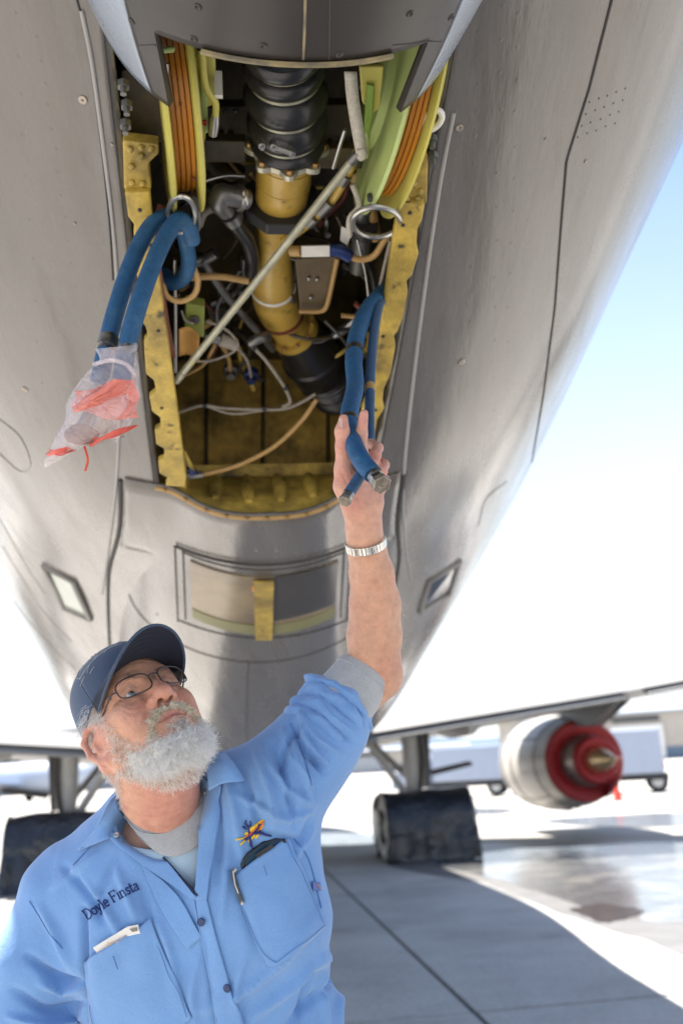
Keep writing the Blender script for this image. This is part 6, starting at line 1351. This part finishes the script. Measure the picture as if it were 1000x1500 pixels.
MB().tube([P(*on(a, b, .012)) for a, b in spline([(118, 1243), (160, 1226), (200, 1216)], 20)], .0006, 5).build('collar_stitch', M_stitch, cl)
lp = cloth_patch('lapel', [(176, 1188), (190, 1200), (208, 1216)], [(280, 1314), (286, 1316), (290, 1314)], [(158, 1224), (200, 1260), (280, 1314)], [(208, 1216), (246, 1262), (290, 1314)], M_shirt, .007, shirt, 20, 40)
fp = cloth_patch('front_facing', [(206, 1262), (222, 1276), (240, 1290)], [(276, 1390), (286, 1380), (296, 1372)], [(206, 1262), (236, 1330), (276, 1390)], [(240, 1290), (268, 1320), (296, 1372)], M_shirt, .0035, shirt, 16, 30)
MB().tube([P(*on(a, b, .005)) for a, b in spline([(182, 1176), (214, 1226), (252, 1270), (290, 1312)], 40)], .0018, 6).build('dark_piping', mat('dark_lanyard', (.012, .02, .045), .7), shirt)
cr = sheet('collar', [[(300, 1112, 1.53), (312, 1104, 1.53), (326, 1100, 1.545)], [(302, 1122, 1.515), (326, 1116, 1.51), (344, 1120, 1.525)], [(304, 1140, 1.505), (330, 1132, 1.50), (358, 1142, 1.515)], [(306, 1158, 1.50), (326, 1148, 1.495), (357, 1144, 1.512)]], M_shirt, shirt)
rf = cloth_patch('lapel', [(298, 1118), (310, 1140), (328, 1150)], [(287, 1318), (294, 1318), (304, 1316)], [(296, 1130), (293, 1220), (287, 1318)], [(328, 1150), (316, 1220), (304, 1316)], M_shirt, .005, shirt, 14, 40)
for x, y, of in ((173, 1227, .0105), (307, 1161, .009)):
    h = sh_hit(x, y, of); n = hit(full_shirt, x, y)[1]; MB().lathe(h, n, [(-.003, .0042), (.001, .0044), (.0016, .0030), (.0008, .0022), (.0008, .0002)], 16).build('snap', M_steel, shirt, smooth=30)
bead('shoulder_seam', [(44, 1320), (60, 1345), (75, 1370), (92, 1390)], .0007, M_stitch, .0008, shirt); bead('yoke_seam', [(108, 1268), (140, 1232), (155, 1215)], .0009, M_stitch, .0008, shirt); bead('armhole_seam', [(425, 1060), (445, 1110), (456, 1150)], .0007, M_stitch, .0008, shirt)
bead('side_seam', [(430, 1228), (452, 1260), (470, 1330)], .0009, M_stitch, .0008, shirt)
h = sh_hit(460, 1298, .004); tb_ = cloth_patch('seam_label', [(455, 1291), (465, 1293)], [(456, 1304), (467, 1305)], [(455, 1291), (456, 1304)], [(465, 1293), (467, 1305)], mat('label_blue', (.10, .16, .40), .7), .004, shirt, 6, 6); bead('label_mark', [(460, 1295), (462, 1299), (465, 1302)], .0007, M_orange, .0062, tb_, 8)
# grey undershirt collar, tee, sleeve
def inner_hit(x, y, off):
    c = Q(255, 1330, 1.60); v = Q(x, y, 1.); v = v/np.linalg.norm(v); rr_ = np.array([.15, .215, .116]); o_ = -c/rr_; d_ = v/rr_; a = d_@d_; b = o_@d_; e = o_@o_-1; t = (-b-math.sqrt(max(0, b*b-a*e)))/a
    return c2w(v*(t-off))
tee = cloth_patch('tee_shirt', [(150, 1230), (240, 1245), (330, 1215)], [(180, 1400), (260, 1400), (340, 1400)], [(150, 1230), (160, 1320), (180, 1400)], [(330, 1215), (335, 1310), (340, 1400)], M_tee, .0, man, 24, 24, hitf=inner_hit)
uc = cloth_patch('undershirt', [(178, 1184), (205, 1206), (250, 1205), (314, 1140)], [(205, 1225), (232, 1250), (268, 1252), (318, 1220)], [(178, 1184), (190, 1208), (205, 1225)], [(314, 1140), (317, 1190), (318, 1220)], M_knit, .006, man, 30, 12, .003, hitf=inner_hit)
MB().tube([inner_hit(a, b, .008) for a, b in spline([(178, 1184), (205, 1206), (250, 1205), (300, 1155)], 30)], .0034, 8).build('neckband', M_knit, uc)
MB().tube([inner_hit(a, b, .0075) for a, b in spline([(182, 1196), (207, 1219), (252, 1217), (302, 1172)], 30)], .0010, 6).build('neckband_seam', M_knit, uc)
e1 = np.cross(axs, [0, 0, 1.]); e1 /= np.linalg.norm(e1); e2 = np.cross(axs, e1); aa = np.linspace(0, 2*math.pi, 49)[:-1]
def sl_ring(c, R_, wob=.0, R2=None): return c2w(np.array([c+R_*(1+wob*math.sin(4*b+R_*900))*math.cos(b)*e1+(R2 or R_)*(1+wob*math.sin(3*b))*math.sin(b)*e2 for b in aa]))
rg_ = [sl_ring(Q(x, y, d), R_, .015) for (x, y, d), R_ in (((496, 1034, 1.652), .056), ((508, 1020, 1.66), .0545), ((518, 1008, 1.668), .053), ((526, 998, 1.674), .0515), ((534, 988, 1.68), .0505), ((536, 986, 1.681), .0490), ((528, 996, 1.676), .047))]
us = MB().loft(rg_, caps=False).build('undershirt_sleeve', M_knit, man, smooth=80)
MB().tube(sl_ring(Q(529, 994, 1.677), .0515, .012), .0012, 6, closed=True).build('hem_seam', M_knit, us)
cu = []; c0_ = Q(505, 1023, 1.659); tabd = np.array([-.8, .6, 0]); tb0 = math.atan2(tabd@e2, tabd@e1); ab = np.linspace(0, 2*math.pi, 97)[:-1]
for t in np.concatenate([[-.012, -.006], np.linspace(0, .098, 64)]):
    row = []
    for b in ab:
        ph_ = t/.0235+.55*math.sin(b-.4)+.25*math.sin(2*b+1.); fz = abs(math.sin(math.pi*ph_))**.45
        R_ = .0525+.10*max(t, 0)+.0105*fz*min(1, max(0, (t+.004)/.012))*(1-max(0, t-.07)/.035)+.0025*math.sin(5*b+t*90)+.0018*math.sin(9*b-t*140)
        R_ -= max(0, -t)*.75+max(0, t-.08)*.55
        R_ += .016*math.exp(-((((b-tb0+math.pi) % (2*math.pi))-math.pi)/.30)**2)*math.exp(-((t-.006)/.014)**2)
        row.append(c0_-axs*(t+.006*math.sin(b*2+1))+R_*(math.cos(b)*e1+math.sin(b)*e2))
    cu.append(c2w(np.array(row)))
MB().loft(np.array(cu), caps=False).build('rolled_cuff', M_shirt, shirt, smooth=80)
# ---- embroidered name and crossed-tools emblem
M_navt = mat('navy_thread', (.012, .022, .13), .6, var=.15, vscale=300); M_yt = mat('yellow_thread', (.80, .52, .04), .6, var=.2, vscale=300); M_ot = mat('orange_thread', (.75, .20, .02), .6, var=.2, vscale=300); M_rt = mat('red_thread', (.55, .04, .05), .6)
SER = {'D': ([(.05, .0), (.05, 1.)], [(.05, 1.), (.45, .97), (.72, .7), (.72, .3), (.45, .03), (.05, 0)], [(-.06, 0), (.16, 0)], [(-.06, 1), (.16, 1)]), 'o': ([(.28, 0), (.5, .15), (.54, .33), (.48, .53), (.28, .64), (.08, .53), (.02, .33), (.06, .12), (.28, 0)],),
       'y': ([(.04, .63), (.3, .02)], [(.56, .63), (.3, .02), (.16, -.28), (.0, -.26)], [(-.06, .63), (.18, .63)], [(.42, .63), (.66, .63)]), 'l': ([(.12, 0), (.12, 1.)], [(0, 1.), (.12, 1.)], [(0, 0), (.26, 0)]), 'e': ([(.04, .36), (.5, .36), (.46, .54), (.28, .64), (.08, .52), (.02, .32), (.08, .1), (.28, 0), (.5, .10)],),
       'F': ([(.1, 0), (.1, 1.)], [(0, 1.), (.68, 1.), (.68, .82)], [(.1, .52), (.48, .52)], [(.48, .62), (.48, .42)], [(-.02, 0), (.26, 0)]), 'i': ([(.12, 0), (.12, .63)], [(.0, .63), (.12, .63)], [(0, 0), (.26, 0)], [(.11, .84), (.13, .88)]),
       'n': ([(.1, 0), (.1, .63)], [(0, .63), (.1, .63)], [(.1, .46), (.28, .62), (.46, .54), (.48, .0)], [(0, 0), (.22, 0)], [(.38, 0), (.60, 0)]), 's': ([(.42, .52), (.24, .64), (.06, .54), (.1, .38), (.36, .26), (.42, .12), (.22, 0), (.02, .1)],), 't': ([(.16, .88), (.16, .1), (.26, 0), (.4, .06)], [(0, .63), (.38, .63)]),
       'a': ([(.08, .52), (.24, .64), (.42, .54), (.42, .1), (.52, 0)], [(.42, .38), (.18, .34), (.03, .18), (.12, 0), (.28, .04), (.42, .2)])}
ADV = {'D': .86, 'o': .66, 'y': .70, 'l': .36, 'e': .62, 'F': .82, 'i': .36, 'n': .70, 's': .54, 't': .46, 'a': .58, ' ': .42}
base_l = spline([(128, 1348), (150, 1333), (172, 1319), (204, 1303), (226, 1297)], 100); seg = np.concatenate([[0], np.cumsum(np.linalg.norm(np.diff(base_l, axis=0), axis=1))])
def along(s): return np.array([np.interp(s, seg, base_l[:, 0]), np.interp(s, seg, base_l[:, 1])])
nm = MB(); s0 = 1.5; sc_ = 15.5
for ch in 'Doyle Finsta':
    for st_ in SER.get(ch, ()):
        pts = []
        for a, b in spline(st_, max(4, 4*len(st_))) if len(st_) > 2 else np.linspace(st_[0], st_[1], 5):
            q = along(s0+a*sc_*.82); tn = along(s0+a*sc_*.82+1)-along(s0+a*sc_*.82-1); tn /= np.linalg.norm(tn); q = q+np.array([tn[1], -tn[0]])*b*sc_
            h = sh_hit(q[0], q[1], .0009)
            if h is not None: pts.append(h)
        if len(pts) > 1: nm.tube(pts, .00105 if st_ is SER[ch][0] else .0008, 6)
    s0 += ADV[ch]*sc_*.80
tagn = nm.build('embroidered_name', M_navt, shirt)
def stitch(name, polys, m, off, parent):
    b_ = MB()
    for pts, r in polys:
        q = [h for h in (sh_hit(a, b, off) for a, b in spline(pts, 14)) if h is not None]
        if len(q) > 1: b_.tube(q, np.linspace(r, r*.6, len(q)), 6)
    return b_.build(name, m, parent)
em = stitch('embroidered_emblem', [([(346, 1230), (358, 1227), (368, 1220)], .0014), ([(352, 1237), (362, 1228), (372, 1220)], .0016), ([(364, 1233), (372, 1224), (382, 1210)], .0022), ([(358, 1222), (370, 1216), (378, 1210)], .0022), ([(374, 1228), (380, 1220), (386, 1208)], .002), ([(365, 1216), (376, 1208), (386, 1201)], .0026)], M_yt, .001, shirt)
stitch('flame', [([(360, 1226), (374, 1214), (386, 1202)], .0018), ([(378, 1218), (385, 1210), (387, 1203)], .0018), ([(358, 1231), (366, 1226), (370, 1222)], .0012)], M_ot, .0022, em)
stitch('wrench', [([(368, 1240), (366, 1226), (364, 1210)], .0024), ([(364, 1212), (359, 1206), (361, 1201)], .0016), ([(364, 1211), (368, 1207), (366, 1202)], .0016), ([(354, 1211), (362, 1215)], .0016), ([(367, 1236), (370, 1243)], .0018)], M_navt, .0032, em)
stitch('screwdriver', [([(358, 1230), (370, 1221), (382, 1207)], .0020), ([(372, 1220), (384, 1221), (396, 1224)], .0028), ([(381, 1217), (382, 1223)], .0022)], M_navt, .0032, em); stitch('ribbon_mark', [([(366, 1222), (370, 1219)], .0016)], M_rt, .0042, em)
# ---- things carried in the pockets
M_ph = mat('phone_case', (.012, .014, .018), .3, var=.1); M_scr = mat('phone_glass', (.02, .05, .08), .06, spec=.9)
def slab(name, px4, th, m, parent, off0, bevel=.002, rise=0.):
    pts = [sh_hit(x, y, off0+rise*k) for (x, y), k in zip(px4, (1, 1, 0, 0))]; n = np.cross(pts[1]-pts[0], pts[3]-pts[0]); n /= np.linalg.norm(n); n = n if n@(pts[0]-CAM) < 0 else -n
    return MB().prism(pts, -n*th).build(name, m, parent, smooth=0, bevel=bevel)
phn = empty('phone', sh_hit(384, 1262, 0), 'black phone in a rugged case sticking out of the pocket under the emblem', 'phone')
pts2 = [(354, 1270), (356, 1257), (364, 1249), (386, 1234), (403, 1224), (411, 1226), (416, 1233), (421, 1246), (362, 1288)]
q = [sh_hit(x, y, .007 if k_ < 7 else .0005) for k_, (x, y) in enumerate(pts2)]; c = np.mean(q, 0); u1 = q[5]-q[1]; u1 /= np.linalg.norm(u1); n = np.cross(u1, q[7]-q[4]); n /= np.linalg.norm(n); n = n if n@(c-CAM) < 0 else -n
q = [a-n*float((a-c)@n) for a in q]
MB().prism(q, -n*.008).build('phone_body', M_ph, phn, smooth=0, bevel=.0025)
q2 = [c+(a-c)*.84+n*.0006 for a in q]; MB().prism(q2, -n*.001).build('screen', M_scr, phn, smooth=0); q3 = [P(*on(x, y, .0098)) for x, y in ((373, 1252), (398, 1236), (401, 1241), (376, 1257))]; MB().prism(q3, n*.001).build('speaker_slot', M_black, phn, smooth=0)
pen = empty('pen', sh_hit(344, 1275, 0), 'black pen with silver tip clipped on the pocket edge beside the phone', 'pen')
MB().tube([sh_hit(342, 1273, .0085), sh_hit(345, 1283, .0095), sh_hit(352, 1300, .0095), sh_hit(359, 1319, .009)], .0030, 10).build('barrel', mat('pen_barrel', (.05, .05, .055), .3), pen); MB().tube([sh_hit(341.5, 1272, .0085), sh_hit(343, 1277, .0087)], .0034, 10).build('pen_top', M_steel, pen); MB().tube([sh_hit(358, 1316, .0092), sh_hit(360, 1321, .0092)], .0026, 10).build('pen_tip', M_steel, pen); MB().tube([sh_hit(343, 1276, .0125), sh_hit(349, 1292, .0135), sh_hit(354, 1304, .0125)], .0009, 6).build('pen_clip', M_steel, pen)
ppr = empty('card_packet', sh_hit(170, 1375, 0), 'white card packet poking out of the pocket under the stitched name', 'packet')
M_card = mat('white_card', (.70, .68, .64), .6, var=.03)
q = [sh_hit(x, y, o_) for x, y, o_ in ((142, 1385, .010), (192, 1354, .010), (201, 1351, .009), (206, 1362, .008), (209, 1372, .003), (152, 1405, .003))]
MB().prism(q, -n*.002).build('card', M_card, ppr, smooth=0, bevel=.0006)
MB().add([sh_hit(x, y, .0108) for x, y in ((194, 1356), (201, 1353), (203, 1358), (197, 1361))], [(0, 1, 2, 3)]).build('printed_end', M_dsteel, ppr, smooth=0)
sc2 = MB()
for pts in ([(160, 1381), (163, 1376), (163, 1382), (166, 1377)], [(167, 1379), (169, 1376), (170, 1378)], [(171, 1377), (173, 1374), (174, 1376)], [(175, 1375), (178, 1370), (178, 1374)], [(180, 1372), (182, 1369), (183, 1371)]): sc2.tube([sh_hit(a, b, .0112) for a, b in spline(pts, 8)], .0004, 4)
sc2.build('gold_script', mat('gold_ink', (.62, .40, .20), .5), ppr)
# ---- trousers and boots, below the frame
M_trs = mat('navy_trousers', (.02, .027, .05), .85, var=.1, vscale=20); M_boot = mat('boot_leather', (.03, .022, .018), .5, var=.2)
hip = c2w(Q(325, 1640, 1.60)); W_ = []
for z, a_, b_ in ((0.10, .19, .135), (0., .20, .145), (-.12, .20, .14), (-.2, .185, .13)):
    W_.append([hip+np.array([a_*math.cos(t), b_*math.sin(t), z]) for t in np.linspace(0, 2*math.pi, 40, endpoint=False)])
trs = MB().loft(W_).build('trousers', M_trs, man, smooth=60); MB().loft([[hip+np.array([.194*math.cos(t), .139*math.sin(t), z]) for t in np.linspace(0, 2*math.pi, 40, endpoint=False)] for z in (.062, .098)]).build('belt', M_boot, trs, smooth=40)
for sg in (-1, 1):
    kx = hip+np.array([sg*.10, 0, -.16]); gx = hip*[1, 1, 0]+np.array([sg*.14, .04, 0])
    kn = (kx+gx)/2+np.array([0, -.03, .05]); MB().tube(spline([kx, kn, gx+[0, 0, .08]], 20), np.linspace(.098, .066, 20), 20).build('trouser_leg', M_trs, trs, smooth=60)
    MB().loft([[gx+np.array([w2*math.cos(t), -.07+l2*math.sin(t), z]) for t in np.linspace(0, 2*math.pi, 24, endpoint=False)] for z, w2, l2 in ((0, .052, .15), (.02, .054, .152), (.05, .052, .14), (.09, .05, .09), (.14, .048, .07))]).build('boot', M_boot, man, smooth=60)
